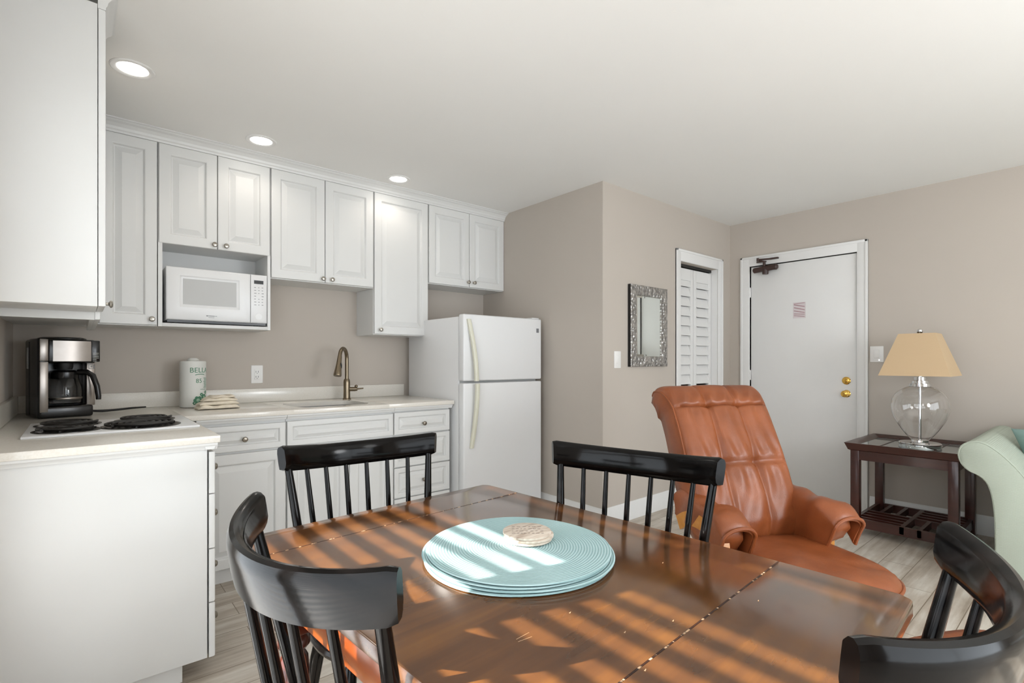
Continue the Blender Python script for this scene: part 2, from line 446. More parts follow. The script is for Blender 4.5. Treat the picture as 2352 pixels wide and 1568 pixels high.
mb.tube([(XD-.03, 1.905, 2.028), (XD-.03, 1.915, 2.028), (XD-.03, 1.94, 2.028), (XD-.03, 2.09, 2.018), (XD-.03, 2.11, 2.016), (XD-.03, 2.118, 2.015)], [.018, .027, .026, .025, .024, .014], 16)
mb.lathe([(.024, 0), (.026, .01), (.026, .06), (.02, .064)], (XD-.03, 2.01, 1.972), 16)
cl = d1.part('door_closer', mb, M_dkbronze, label='dark bronze door closer')
mb = MB()
mb.lathe([(.012, 0), (.012, .05)], (XD-.03, 2.02, 2.04), 12)
mb.box(XD-.042, XD-.016, 2.005, 2.085, 2.083, 2.09); mb.tube([(XD-.03, 2.02, 2.085), (XD-.035, 2.075, 2.108)], .008, 10)
mb.tube([(XD-.035, 2.075, 2.112), (XD-.03, 1.965, 2.104)], .0075, 10); mb.tube([(XD-.035, 2.075, 2.095), (XD-.035, 2.075, 2.125)], .011, 10)
mb.box(XD-.034, XD-.012, 1.90, 1.975, 2.098, 2.113, .003)
d1.part('closer_arm', mb, M_dkbronze, cl)
for i, zz in enumerate((1.78, 1.02, .25)):
    d1.part('hinge', MB().lathe([(.006, 0), (.006, .09)], (XD-.002, DY1-.002, zz), 10), M_trim)
# closet bifold
d2 = Thing('door_2', None, None, ((CX0+CX1)/2, YH, 0), kind='structure')
mb = MB()
mb.box(CX0-.068, CX0, YH-.014, YH, 0, CZ+.1, .004); mb.box(CX0-.068, CX0-.046, YH-.019, YH, 0, CZ+.1, .004)
mb.box(CX1, CX1+.082, YH-.014, YH, 0, CZ+.1, .004); mb.box(CX1+.06, CX1+.082, YH-.019, YH, 0, CZ+.1, .004)
mb.box(CX0-.068, CX1+.082, YH-.0138, YH, CZ, CZ+.1, .004); mb.box(CX0-.068, CX1+.082, YH-.019, YH, CZ+.08, CZ+.1, .004)
mb.box(CX0, CX0+.004, YH, YH+T, 0, CZ); mb.box(CX1-.004, CX1, YH, YH+T, 0, CZ)
d2.part('casing', mb, M_trim)
ym = YH+.055
for k in range(2):
    a = CX0+.008+k*.312; b = a+.306; mb = MB(); st = .046
    mb.box(a, a+st, ym, ym+.028, .03, 2.0, .002); mb.box(b-st, b, ym, ym+.028, .03, 2.0, .002)
    for (z0, z1) in ((.03, .13), (.9, .97), (1.9, 2.0)): mb.box(a+st, b-st, ym+.001, ym+.027, z0, z1)
    z = .135
    while z < 1.9:
        if not .86 < z < .965:
            mb.add([(a+st, ym+.030, z+.087), (b-st, ym+.030, z+.087), (b-st, ym+.006, z), (a+st, ym+.006, z),
                    (a+st, ym+.022, z+.084), (b-st, ym+.022, z+.084), (b-st, ym-.003, z), (a+st, ym-.003, z)],
                   [(0, 1, 2, 3), (4, 7, 6, 5), (0, 4, 5, 1), (2, 6, 7, 3), (1, 5, 6, 2), (3, 7, 4, 0)])
        z += .0855
    d2.part('louver_panel', mb, M_trim)
d2.part('gap_strip', MB().box(CX0+.005, CX1-.005, ym+.0, ym+.028, 2.012, CZ), M_darkgap)  # dark strip that paints the shade of the gap above the closet doors

# ------------------------------------------------------------------ knobs and cabinets
def knob_mb(x, y, z, M=None, r=.0145):
    return MB(M).lathe([(.007, 0), (.0075, -.002), (.0055, -.006), (.0055, -.014), (.009, -.018), (r, -.021), (r, -.024), (r*.75, -.0285), (.003, -.0305)], (x, y, z), 20, 'y')
yf = 3.457
UG = 'white upper cabinets along the back wall'
def upper(name, label, x0, x1, z0, z1, doors, knobs, body=None):
    t = Thing(name, label, 'cabinet', ((x0+x1)/2, (yf+YB)/2, z0), group=UG)
    mb = body(MB()) if body else MB().box(x0, x1, yf+.021, YB, z0, 2.425)
    t.part('body', mb, M_cab)
    for (a, b), (kx, kz) in zip(doors, knobs):
        dz = 1.858 if body else z0+.005
        d = t.part('door', MB().panel(a, b, dz, z1, yf, .0205, .058), M_cab, angle=14)
        t.part('knob', knob_mb(kx, yf, kz), M_nickel, d)
    return t
upper('wall_cabinet', 'tall single-door white upper cabinet in the corner, left of the microwave', XL, .340, 1.388, 2.418, [(.085, .337)], [(.312, 1.425)])
def mwbody(mb):
    mb.box(.342, .931, yf+.021, YB, 1.862, 2.425)
    mb.box(.342, .362, yf+.004, YB, 1.388, 1.862); mb.box(.914, .931, yf+.004, YB, 1.388, 1.862)
    mb.box(.362, .914, yf+.004, YB, 1.388, 1.409, .002); mb.box(.362, .914, YB-.01, YB, 1.409, 1.862); return mb
upper('wall_cabinet', 'white two-door upper cabinet with an open shelf that holds the microwave', .342, .931, 1.388, 2.418, [(.345, .633), (.637, .928)], [(.617, 1.882), (.678, 1.882)], mwbody)
upper('wall_cabinet', 'white two-door upper cabinet above the paper towels, right of the microwave', .934, 1.632, 1.720, 2.418, [(.937, 1.277), (1.281, 1.628)], [(1.260, 1.748), (1.322, 1.748)])
upper('wall_cabinet', 'tall single-door white upper cabinet hanging lowest, beside the refrigerator', 1.634, 2.087, 1.386, 2.418, [(1.637, 2.083)], [(1.680, 1.421)])
upper('wall_cabinet', 'short white two-door upper cabinet above the refrigerator', 2.090, XF-.001, 1.802, 2.418, [(2.094, 2.478), (2.482, 2.851)], [(2.462, 1.845), (2.522, 1.845)])

# left run uppers
t = Thing('wall_cabinet', 'large white cabinet end panel at the upper left edge, nearest the camera', 'cabinet', (-.1, 2.415, 1.38))
t.part('body', MB().box(XL, .0517, 2.276, 2.556, 1.381, 2.43, .0015), M_cab)
d = t.part('door', MB(FX).panel(2.279, 2.553, 1.383, 2.416, -.0745, .0205, .045), M_cab)
t.part('knob', knob_mb(2.515, -.0745, 1.412, FX), M_nickel, d)
t = Thing('wall_cabinet', 'white corner cabinet behind the nearest one, above the coffee maker and stove burners', 'cabinet', (-.1, 3.0, 1.352))
mb = MB().box(XL, .0495, 2.560, 3.44, 1.384, 2.40)
mb.box(XL, .0495, 2.560, 2.575, 1.352, 1.384); mb.box(.034, .0495, 2.575, 3.44, 1.352, 1.384)
t.part('body', mb, M_cab)
for a, b, kz in ((2.563, 3.0, 2.96), (3.004, 3.43, 3.05)):
    d = t.part('door', MB(FX).panel(a, b, 1.354, 2.39, -.067, .0165, .045), M_cab)

# countertop with backsplash
SKX0, SKX1, SKY0, SKY1 = 1.0, 1.47, 3.135, 3.50
ct = Thing('countertop', 'cream quartz L-shaped worktop over the base cabinets', 'countertop', (.8, 3.3, .886))
mb = MB(); Z0, Z1 = .887, .914
mb.box(XL, .4077, 2.165, YB, Z0, Z1, .003)
XE = 2.0335
mb.box(.4077-.003, SKX0-.06, 3.018, YB, Z0, Z1, .003); mb.box(SKX1+.06, XE, 3.018, YB, Z0, Z1, .003)
mb.box(SKX0-.063, SKX1+.063, 3.018, SKY0-.03, Z0, Z1, .003); mb.box(SKX0-.063, SKX1+.063, SKY1+.03, YB, Z0, Z1, .003)
def rrect(x0, x1, y0, y1, r, n, z):
    pts = []
    for cx, cy, a0 in ((x1-r, y1-r, 0), (x0+r, y1-r, 90), (x0+r, y0+r, 180), (x1-r, y0+r, 270)):
        for k in range(n): a = math.radians(a0+90*k/(n-1)); pts.append((cx+r*math.cos(a), cy+r*math.sin(a), z))
    return pts
o1 = [(SKX0-.0605, SKX1+.0605), (SKY0-.0305, SKY1+.0305)]
mb.loft([rrect(*o1[0], *o1[1], .0005, 8, Z0), rrect(*o1[0], *o1[1], .0005, 8, Z1), rrect(SKX0, SKX1, SKY0, SKY1, .08, 8, Z1), rrect(SKX0, SKX1, SKY0, SKY1, .08, 8, Z0)], caps=False)
ct.part('slab', mb, M_quartz)
mb = MB().box(XL+.02, XE-.005, YB-.02, YB, Z1, 1.006, .0025); mb.box(XL, XL+.02, 2.165, YB, Z1, 1.006, .0025)
ct.part('backsplash', mb, M_quartz)
sk = Thing('sink', 'undermount steel kitchen sink set in the cream worktop', 'sink', ((SKX0+SKX1)/2, (SKY0+SKY1)/2, .70))
mb = MB(); e = .006
mb.loft([rrect(SKX0-.02, SKX1+.02, SKY0-.02, SKY1+.02, .09, 8, Z0-.001), rrect(SKX0-e, SKX1+e, SKY0-e, SKY1+e, .08, 8, Z0-.001), rrect(SKX0, SKX1, SKY0, SKY1, .08, 8, .72), rrect(SKX0+.03, SKX1-.03, SKY0+.03, SKY1-.03, .07, 8, .70)], caps=False)
n = 32; base = rrect(SKX0+.03, SKX1-.03, SKY0+.03, SKY1-.03, .07, 8, .70)
mb.add(base, [tuple(range(len(base)))])
sk.part('basin', mb, M_sink)
sk.part('drain', MB().lathe([(.04, 0), (.042, .003), (.03, .004), (.005, .002)], ((SKX0+SKX1)/2, (SKY0+SKY1)/2, .7005), 24), M_chrome)

# faucet
fx, fy = 1.488, 3.60
fa = Thing('faucet', 'bronze gooseneck pull-down faucet behind the sink', 'faucet', (fx, fy, Z1))
mb = MB().lathe([(.029, 0), (.03, .006), (.025, .012), (.0235, .06), (.0235, .125), (.021, .142), (.016, .15)], (fx, fy, Z1), 24)
body = fa.part('body', mb, M_bronze)
dirx, diry = -.66, -.75
pts = [(fx, fy, Z1+.145), (fx, fy, Z1+.2), (fx, fy, Z1+.27)]; R = .073; zc_ = Z1+.295
for k in range(0, 15):
    a = PI*k/14*.93
    o = R-R*math.cos(a); pts.append((fx+dirx*o, fy+diry*o, zc_+R*math.sin(a)))
fa.part('spout', MB().tube(pts, .0135, 16), M_bronze)
p = Vector(pts[-1]); dn = (Vector(pts[-1])-Vector(pts[-2])).normalized()
mb = MB().tube([p-dn*.002, p+dn*.02, p+dn*.06, p+dn*.11, p+dn*.135, p+dn*.142], [.0145, .016, .0185, .024, .0275, .026], 20)
hd = fa.part('spray_head', mb, M_bronze)
q = p+dn*.07
fa.part('spray_button', MB().sphere((q.x+.012, q.y-.014, q.z), .011, 8, (.6, .6, 2.0)), M_blackmat, hd)
mb = MB().tube([(fx+.018, fy-.012, Z1+.075), (fx+.045, fy-.03, Z1+.075), (fx+.062, fy-.041, Z1+.076)], [.016, .016, .014], 16)
mb.tube([(fx+.06, fy-.04, Z1+.076), (fx+.10, fy-.062, Z1+.080)], [.006, .005], 10); mb.sphere((fx+.054, fy-.04, Z1+.095), .012, 8)
fa.part('lever', mb, M_bronze)

# base cabinets
BG = 'white base cabinets under the worktop'
yb = 3.040
def cove(mb, pts): pass
def base_cab(label, x0, x1, drawers, doors, knobs_d, knobs_o, right=False):
    t = Thing('base_cabinet', label, 'cabinet', ((x0+x1)/2, 3.4, 0), group=BG)
    mb = MB().box(x0, x1, yb+.021, YB-.01, .085, .70); mb.box(x0, x1, yb+.021, 3.10, .70, .886); mb.box(x0, x0+.018, 3.10, YB-.01, .7, .886); mb.box(x1-.018, x1, 3.10, YB-.01, .7, .886)
    t.part('body', mb, M_cab)
    t.part('toe_kick', MB().box(x0, x1, yb+.055, yb+.075, 0, .085), M_cabin)
    mo = [(3.026, .886), (3.026, .878), (3.034, .870), (3.036, .862), (3.062, .862), (3.062, .886)]
    t.part('cove_moulding', MB().prism(mo, x0, x1+(.012 if right else 0), 'x'), M_cab)
    for (a, b, z0, z1), kz in zip(drawers, knobs_d):
        d = t.part('drawer', MB().panel(a, b, z0, z1, yb, .0205, .034, .7), M_cab, angle=14)
        if kz: t.part('knob', knob_mb((a+b)/2, yb, kz), M_knob, d)
    for (a, b, z0, z1), (kx, kz) in zip(doors, knobs_o):
        d = t.part('door', MB().panel(a, b, z0, z1, yb, .0205, .058), M_cab, angle=14)
        t.part('knob', knob_mb(kx, yb, kz), M_knob, d)
base_cab('white base cabinet with one drawer over one door in the inner corner', .46, .9035, [(.47, .9, .706, .846)], [(.47, .9, .088, .694)], [.770], [(.505, .655)])
base_cab('white base cabinet under the sink with a false front over two doors', .9055, 1.573, [(.908, 1.570, .706, .848)], [(.908, 1.272, .088, .694), (1.276, 1.570, .088, .694)], [None], [(1.25, .65), (1.30, .65)])
base_cab('white base cabinet with four stacked drawers beside the refrigerator', 1.575, 2.012, [(1.579, 2.009, .706, .852), (1.579, 2.009, .492, .698), (1.579, 2.009, .288, .485), (1.579, 2.009, .09, .281)], [], [.770, .59, .39, .19], [], True)
# left run base
t = Thing('base_cabinet', 'white end cabinet with drawers below the stove burners, its plain side panel facing the camera', 'cabinet', (.05, 2.36, 0), group=BG)
t.part('body', MB().box(XL+.002, .369, 2.195, 2.445, .080, .886, .001), M_cab)
t.part('toe_kick', MB().box(XL+.002, .295, 2.235, 2.445, 0, .080), M_cabin)
mo = [(.4, .886), (.4, .878), (.392, .870), (.39, .862), (.36, .862), (.36, .886)]
mb = MB().prism(mo, 2.18, 2.445, 'y'); mb.prism([(2.175, .886), (2.175, .878), (2.184, .870), (2.186, .862), (2.2, .862), (2.2, .886)], XL+.002, .4, 'x')
t.part('cove_moulding', mb, M_cab)
for z0, z1 in ((.694, .850), (.488, .690), (.286, .483), (.078, .281)):
    d = t.part('drawer', MB(FX).panel(2.198, 2.442, z0, z1, -.396, .0205, .033, .8), M_cab)
    t.part('knob', knob_mb(2.32, -.396, (z0+z1)/2, FX, .013), M_knob, d)
t = Thing('base_cabinet', 'white base cabinet with a door turned to the inner corner, behind the drawer cabinet', 'cabinet', (.05, 2.8, 0), group=BG)
mb = MB().box(XL+.002, .369, 2.448, 3.06, .080, .60); mb.box(.33, .369, 2.448, 3.06, .60, .886); t.part('body', mb, M_cab)
t.part('toe_kick', MB().box(XL+.002, .295, 2.448, 3.06, 0, .080), M_cabin)
t.part('cove_moulding', MB().prism(mo, 2.446, 3.024, 'y'), M_cab)
d = t.part('door', MB(FX).panel(2.45, 3.03, .09, .85, -.392, .0205, .05), M_cab)
t.part('knob', knob_mb(2.6, -.392, .80, FX), M_knob, d)

# cooktop
ck = Thing('cooktop', 'white electric coil cooktop set into the near worktop', 'stove', (.12, 2.75, Z1))
ck.part('top', MB().box(-.155, .392, 2.487, 3.0, Z1, .9235, .003), M_appl)
def coil(mb, x, y, r, turns):
    pts = []; N = int(turns*26)
    for k in range(N+1):
        a = 2*PI*turns*k/N; rr = .02+(r-.02)*k/N; pts.append((x+rr*math.cos(a), y+rr*math.sin(a), .936))
    mb.tube(pts, .0052, 8)
    for a in (.3, 2.4, 4.5): mb.tube([(x+.015*math.cos(a), y+.015*math.sin(a), .929), (x+(r+.004)*math.cos(a), y+(r+.004)*math.sin(a), .929)], .0035, 6)
for x, y, r, n in ((-.032, 2.612, .088, 3.6), (-.03, 2.845, .094, 4), (.203, 2.625, .122, 4.6), (.235, 2.865, .098, 4)):
    pan = ck.part('drip_pan', MB().lathe([(r+.016, 0), (r+.016, .003), (r+.008, .004), (r-.01, .001), (.01, .0005)], (x, y, .9232), 36), M_dripan)
    mb = MB(); coil(mb, x, y, r, n); ck.part('burner_coil', mb, M_coil, pan)

# refrigerator
fr = Thing('refrigerator', 'white top-freezer refrigerator between the base cabinets and the wall', 'refrigerator', (2.42, 3.3, 0))
FX0, FX1, FYF = 2.048, 2.795, 2.921
fr.part('body', MB().box(FX0, FX1, 2.992, 3.70, .02, 1.508, .006), M_appl)
df = fr.part('freezer_door', MB().box(FX0-.003, FX1, FYF, 2.985, 1.052, 1.523, .011, 3), M_appl)
dr = fr.part('fridge_door', MB().box(FX0-.003, FX1, FYF, 2.985, .09, 1.037, .011, 3), M_appl)
fr.part('gasket', MB().box(FX0+.012, FX1-.01, 2.983, 2.994, .1, 1.51), M_glassdoor)
mb = MB()
def handle(mb, pts, w):
    rings = []
    for x, y, z in pts: rings.append([(x-w, y+.008, z), (x-w, y-.008, z), (x-w*.4, y-.015, z), (x+w*.4, y-.015, z), (x+w, y-.008, z), (x+w, y+.008, z)])
    mb.loft(rings)
hx = lambda z, zt, zb, a, b: a+(b-a)*math.sin(PI/2*(zt-z)/(zt-zb))
N = 14
hp = [(2.085+.045*math.sin(PI/2*k/N), FYF-.004-.034*math.sin(PI*min(1, .5*k/N+.0)), 1.488-.436*k/N) for k in range(N+1)]
handle(mb, hp, .015); fr.part('handle', mb, M_handle, df, 'curved cream handle')
mb = MB(); hp = [(2.110+.028*math.cos(PI/2*k/N), FYF-.004-.034*math.cos(PI/2*k/N), 1.034-.455*k/N) for k in range(N+1)]
handle(mb, hp, .015); fr.part('handle', mb, M_handle, dr, 'curved cream handle')
fr.part('badge', MB().box(2.738, 2.765, FYF-.0015, FYF+.002, 1.415, 1.448, .0008), M_ink, df)
fr.part('hinge_cap', MB().box(2.70, 2.775, 2.93, 3.02, 1.523, 1.531, .003), M_appl)
fr.part('bottom_grille', MB().box(FX0+.01, FX1-.01, 2.99, 3.01, .0, .085), M_blackmat)

# microwave
mw = Thing('microwave', 'white microwave oven on the open shelf under the upper cabinet', 'microwave', (.65, 3.6, 1.409))
X0, X1, MY = .378, .908, 3.446
mw.part('case', MB().box(X0, X1, MY+.03, 3.74, 1.424, 1.728, .004), M_appl)
mb = MB()
for x in (X0+.05, X1-.05):
    for y in (MY+.07, 3.70): mw.part('foot', MB().lathe([(.014, 0), (.014, .016)], (x, y, 1.4095), 12), M_black)
mw.part('underside', MB().box(X0+.006, X1-.006, MY+.012, 3.735, 1.414, 1.4285), M_black)  # coloured black to give the dark shade of the gap under the case
prof = [(0, .03), (0, .006), (.003, .002), (.008, 0)]
mb = MB(); xd = .812
rg = [[(X0+i, MY+y, 1.429+i), (xd-i*.3, MY+y, 1.429+i), (xd-i*.3, MY+y, 1.729-i), (X0+i, MY+y, 1.729-i)] for i, y in prof]
wx0, wx1, wz0, wz1 = .443, .751, 1.503, 1.683
rg += [[(wx0+i, MY+y, wz0+i), (wx1-i, MY+y, wz0+i), (wx1-i, MY+y, wz1-i), (wx0+i, MY+y, wz1-i)] for i, y in ((0, 0), (.004, .003), (.012, .004), (.016, .006))]
mb.loft(rg); dm = mw.part('door', mb, M_appl)
mw.part('window', MB().box(wx0+.016, wx1-.016, MY+.0045, MY+.006, wz0+.016, wz1-.016), M_glassdoor, dm, 'grey perforated window')
mb = MB()
for k, (a, b, c_) in enumerate(((0, .012, .005), (.014, .044, .0035), (.046, .056, .0025))): mb.box(.574+a, .574+b, MY-.0006, MY+.001, 1.458-c_/2, 1.458+c_/2)
mb.box(.586, .616, MY-.0006, MY+.001, 1.448, 1.450)
mw.part('logo', mb, M_ink, dm)
mb = MB().loft([[(xd+.001+i*.3, MY+y, 1.429+i), (X1-i, MY+y, 1.429+i), (X1-i, MY+y, 1.729-i), (xd+.001+i*.3, MY+y, 1.729-i)] for i, y in prof])
cp = mw.part('control_panel', mb, M_appl)
mw.part('display', MB().box(.832, .886, MY-.0008, MY+.002, 1.672, 1.694), M_black, cp)
mb = MB()
for i in range(7):
    for c_, w_ in ((.833, .014), (.856, .01), (.876, .012)):
        if random.random() < .9: mb.box(c_, c_+w_*random.uniform(.6, 1), MY-.0006, MY+.001, 1.648-i*.018, 1.651-i*.018)
mw.part('keypad', mb, M_ink, cp)
mw.part('start_button', MB().lathe([(.02, 0), (.0205, -.0012), (.017, -.0018), (.003, -.0012)], (.859, MY+.0005, 1.468), 24, 'y'), M_appl, cp)

# coffee maker
cm = Thing('coffee_maker', 'black and steel drip coffee maker with glass carafe in the counter corner', 'coffee maker', (-.062, 3.452, Z1), math.radians(14), local=True)
cm.part('base', MB().box(-.112, .098, -.118, .12, 0, .058, .012, 3), M_black)
cm.part('housing', MB().box(-.115, .115, .01, .12, .0, .385, .012, 3).box(-.115, -.078, -.112, .06, 0, .388, .01, 3), M_black)
cm.part('brew_head', MB().box(-.08, .112, -.105, .03, .268, .385, .012, 3), M_black)
cm.part('lid', MB().lathe([(.095, 0), (.094, .008), (.08, .013), (.005, .015)], (0.0, -.01, .384), 32), M_black)
mb = MB()
mb.loft([[(-.058+.15*k/12, -.108-.007*math.sin(PI*k/12), z) for k in range(13)]+[(-.058+.15*k/12, -.100, z) for k in range(12, -1, -1)] for z in (.277, .378)])
cm.part('steel_band', mb, M_steel, label='brushed steel front band')
cm.part('side_trim', MB().box(-.109, -.077, -.1185, -.108, .03, .275, .003).box(-.109, -.077, -.1185, -.108, .278, .385, .003), M_steel, label='brushed steel side strip')
cm.part('water_gauge', MB().box(-.1165, -.114, .06, .085, .24, .345), M_glassdoor)
tw = cm.part('control_tower', MB().box(.086, .122, -.052, .06, .05, .27, .004), M_steel)
cm.part('button_panel', MB().box(.09, .126, -.112, -.04, .274, .382, .004), M_black)
mb = MB()
for i in range(6): mb.box(.096, .110 if i < 2 else .120, -.1135, -.111, .277+.008*i, .279+.008*i)
for i in range(2): mb.box(.113, .120, -.1135, -.111, .309+.008*i, .311+.008*i)
cm.part('button_label', mb, M_paper)
mb = MB()
for a, b, c_, d_ in ((.094, .118, .238, .2405), (.094, .118, .2575, .26), (.094, .0965, .238, .26), (.1155, .118, .238, .26), (.102, .110, .2465, .2525)): mb.box(a, b, -.0535, -.0515, c_, d_)
cm.part('brand_mark', mb, M_black, tw)
cv = cm.part('carafe', MB().lathe([(.05, .064), (.064, .07), (.068, .1), (.066, .15), (.056, .19), (.05, .196)], (0, -.045, 0), 36), M_carafe)
cm.part('carafe_lid', MB().lathe([(.054, .19), (.056, .196), (.054, .222), (.04, .232), (.004, .234)], (0, -.045, 0), 32), M_black, cv)
cm.part('carafe_band', MB().lathe([(.0685, .088), (.0695, .09), (.0695, .096), (.0685, .098)], (0, -.045, 0), 36), M_steel, cv)
mb = MB(); hpts = [(.045, -.075, .222), (.075, -.098, .222), (.095, -.112, .205), (.11, -.122, .15), (.115, -.126, .10), (.115, -.126, .082)]
mb.tube(hpts, [.014, .014, .0135, .0125, .012, .011], 12); cm.part('carafe_handle', mb, M_black, cv)
cm.part('nozzle', MB().lathe([(.03, .235), (.034, .25), (.034, .27)], (0, -.045, 0), 24), M_blackmat)
# cord on the counter
mb = MB().tube([(.035, 3.555, Z1+.012), (.10, 3.54, Z1+.008), (.16, 3.565, Z1+.009), (.23, 3.60, Z1+.012), (.30, 3.635, Z1+.012)], [.006, .0065, .006, .0055, .004], 8)
mb.sphere((.04, 3.55, Z1+.014), .013, 8, (1.2, 1, 1))
single('power_cord', mb, M_blackmat, 'short black power cord lying on the worktop right of the coffee maker', 'cord', (.17, 3.58, Z1))

# paper towel roll
px_, py_ = .530, 3.600
pt = Thing('paper_towel_roll', 'roll of paper towels in a green-printed wrapper standing on the worktop', 'paper towels', (px_, py_, Z1))
pt.part('wrapper', MB().lathe([(.066, 0), (.069, .004), (.069, .27), (.066, .276), (.022, .278)], (px_, py_, Z1+.002), 40), M_paper)
pt.part('wrapper_tuck', MB().lathe([(.03, .276), (.034, .282), (.02, .295), (.004, .288)], (px_, py_, Z1+.002), 16), M_paper)
def on_roll(vs, ang, z, r=.0693):
    out = []
    for v in vs:
        a = ang+v[0]/r; out.append((px_+(r+v[2])*math.cos(a), py_+(r+v[2])*math.sin(a), z+v[1]))
    return out
A0 = math.radians(-66)
mb = MB(); vs, fs = text_mesh('BELLA', .042); mb.add(on_roll(vs, A0, Z1+.21), fs)
vs, fs = text_mesh('85', .036); mb.add(on_roll(vs, A0-.1, Z1+.148), fs)
for k in range(12): 
    x = -.028+.056*k/12; mb.add(on_roll([(x, 0, .0004), (x+.0047, 0, .0004), (x+.0047, .004, .0004), (x, .004, .0004)], A0, Z1+.198-.00035*(k-6)**2/3), [(0, 1, 2, 3)])
for k in range(9):
    y = .175-.007*k; x0 = .018+random.uniform(0, .01)
    for j in range(4): mb.add(on_roll([(x0+.007*j, y, .0003), (x0+.007*(j+1), y, .0003), (x0+.007*(j+1), y+.003, .0003), (x0+.007*j, y+.003, .0003)], A0, Z1), [(0, 1, 2, 3)])
for k in range(8): mb.add(on_roll([(.0+.005*k, .108, .0003), (.0+.005*(k+1), .108, .0003), (.0+.005*(k+1), .1105, .0003), (.005*k, .1105, .0003)], A0, Z1), [(0, 1, 2, 3)])
pt.part('printed_lettering', mb, M_green)
mb = MB()
def flower(cx, cz, r):
    for k in range(6):
        a = 2*PI*k/6; pc = (cx+r*.6*math.cos(a), cz+r*.6*math.sin(a))
        ring = [(pc[0]+r*.38*math.cos(2*PI*j/10), pc[1]+r*.38*math.sin(2*PI*j/10), .0004+.00004*k) for j in range(10)]
        mb.add(on_roll(ring, A0, Z1), [tuple(range(10))])
for cx, cz, r in ((-.012, .045, .026), (.025, .062, .02), (.03, .03, .017), (.008, .078, .011), (.04, .09, .011), (-.03, .028, .012)): flower(cx, cz, r)
pt.part('printed_flowers', mb, M_green)
mb = MB()
for cx, cz, r in ((-.012, .045, .01), (.025, .062, .008), (.03, .03, .007)):
    mb.add(on_roll([(cx+r*math.cos(2*PI*j/12), cz+r*math.sin(2*PI*j/12), .0009) for j in range(12)], A0, Z1), [tuple(range(12))])
pt.part('printed_flower_centres', mb, M_palegreen)

# folded dish cloth
mb = MB(); nx_, ny_ = 40, 16
def cloth_layer(mb, cx, cy, z, w_, d_, h, ph, rot):
    rings = []
    for i in range(nx_+1):
        u = i/nx_*2-1; ring = []
        hw = d_*(1-abs(u)**6*.25)*(1+.04*math.sin(5*u+ph)); hh = h*(1-abs(u)**8*.75)*(1+.12*math.sin(7*u+ph*2))
        for j in range(ny_):
            a = 2*PI*j/ny_; c_, s_ = math.cos(a), math.sin(a)
            yy = hw*math.copysign(abs(c_)**.5, c_); zz = hh*math.copysign(abs(s_)**.6, s_)
            zz += .003*math.sin(5*u+2*yy/d_+ph)*(1 if s_ > 0 else .2)
            x = w_*u; X_, Y_ = x*math.cos(rot)-yy*math.sin(rot), x*math.sin(rot)+yy*math.cos(rot)
            ring.append((cx+X_, cy+Y_, z+hh+zz))
        rings.append(ring)
    mb.loft(rings)
ccx, ccy = .62, 3.385
cloth_layer(mb, ccx, ccy, Z1+.002, .108, .068, .0125, .3, .06); cloth_layer(mb, ccx+.003, ccy+.003, Z1+.024, .104, .064, .012, 1.4, .10)
cloth_layer(mb, ccx+.010, ccy+.006, Z1+.045, .090, .058, .0105, 2.9, .02); cloth_layer(mb, ccx+.022, ccy+.008, Z1+.063, .065, .05, .008, 4.2, .08)
cl_ = Thing('dish_cloth', 'crumpled folded cream dish cloth on the worktop beside the paper towels', 'towel', (ccx, ccy, Z1))
cl_.part('cloth', mb, M_towel)

# wall plates
def plate(name, label, cat, M, x, y, z, rocker=True, w=.074, h=.122):
    mb = MB(M).box(x-w/2, x+w/2, y-.006, y, z-h/2, z+h/2, .003)
    loc = (M(x, y, z) if M else (x, y, z))
    t = Thing(name, label, cat, loc); t.part('plate', mb, M_socket)
    return t
t = plate('outlet', 'white duplex wall outlet above the backsplash', 'outlet', None, .926, YB, 1.103)
t.part('receptacle', MB().box(.909, .943, YB-.0085, YB-.004, 1.068, 1.138, .002), M_socket)
mb = MB()
for z in (1.086, 1.12):
    mb.box(.917, .920, YB-.0092, YB-.008, z-.006, z+.006); mb.box(.932, .935, YB-.0092, YB-.008, z-.006, z+.006); mb.box(.924, .929, YB-.0092, YB-.008, z-.013, z-.009)
t.part('socket_slots', mb, M_ink)
t = plate('light_switch', 'white light switch on the hall wall left of the mirror', 'switch', None, 3.018, YH, 1.203, w=.076, h=.124)
t.part('rocker', MB().box(3.002, 3.034, YH-.0085, YH-.004, 1.17, 1.236, .002), M_socket)
t = plate('light_switch', 'white rocker light switch with pilot light right of the entry door', 'switch', FD, -1.178, XD, 1.246, w=.088, h=.124)
t.part('rocker', MB(FD).box(-1.196, -1.160, XD-.0095, XD-.004, 1.215, 1.28, .002), M_socket)
t.part('pilot_light', MB(FD).box(-1.165, -1.158, XD-.0075, XD-.005, 1.196, 1.204), M_led)

# notice on the door
nt = Thing('notice', 'faded pink-striped paper notice taped to the white entry door', 'sign', (XD, 1.74, 1.63))
nt.part('sheet', MB().box(XD+.0045, XD+.0058, 1.69, 1.79, 1.563, 1.70), M_notice)
mb = MB()
for i, (za, zb, th_) in enumerate(((1.690, 1.695, .005), (1.684, 1.664, .008), (1.660, 1.636, .008), (1.632, 1.612, .007), (1.605, 1.597, .006), (1.590, 1.578, .006))):
    mb.add([(XD+.0042, 1.783, za-th_), (XD+.0042, 1.783, za), (XD+.0042, 1.697, zb), (XD+.0042, 1.697, zb-th_)], [(0, 1, 2, 3)])
nt.part('print', mb, M_pinkink)

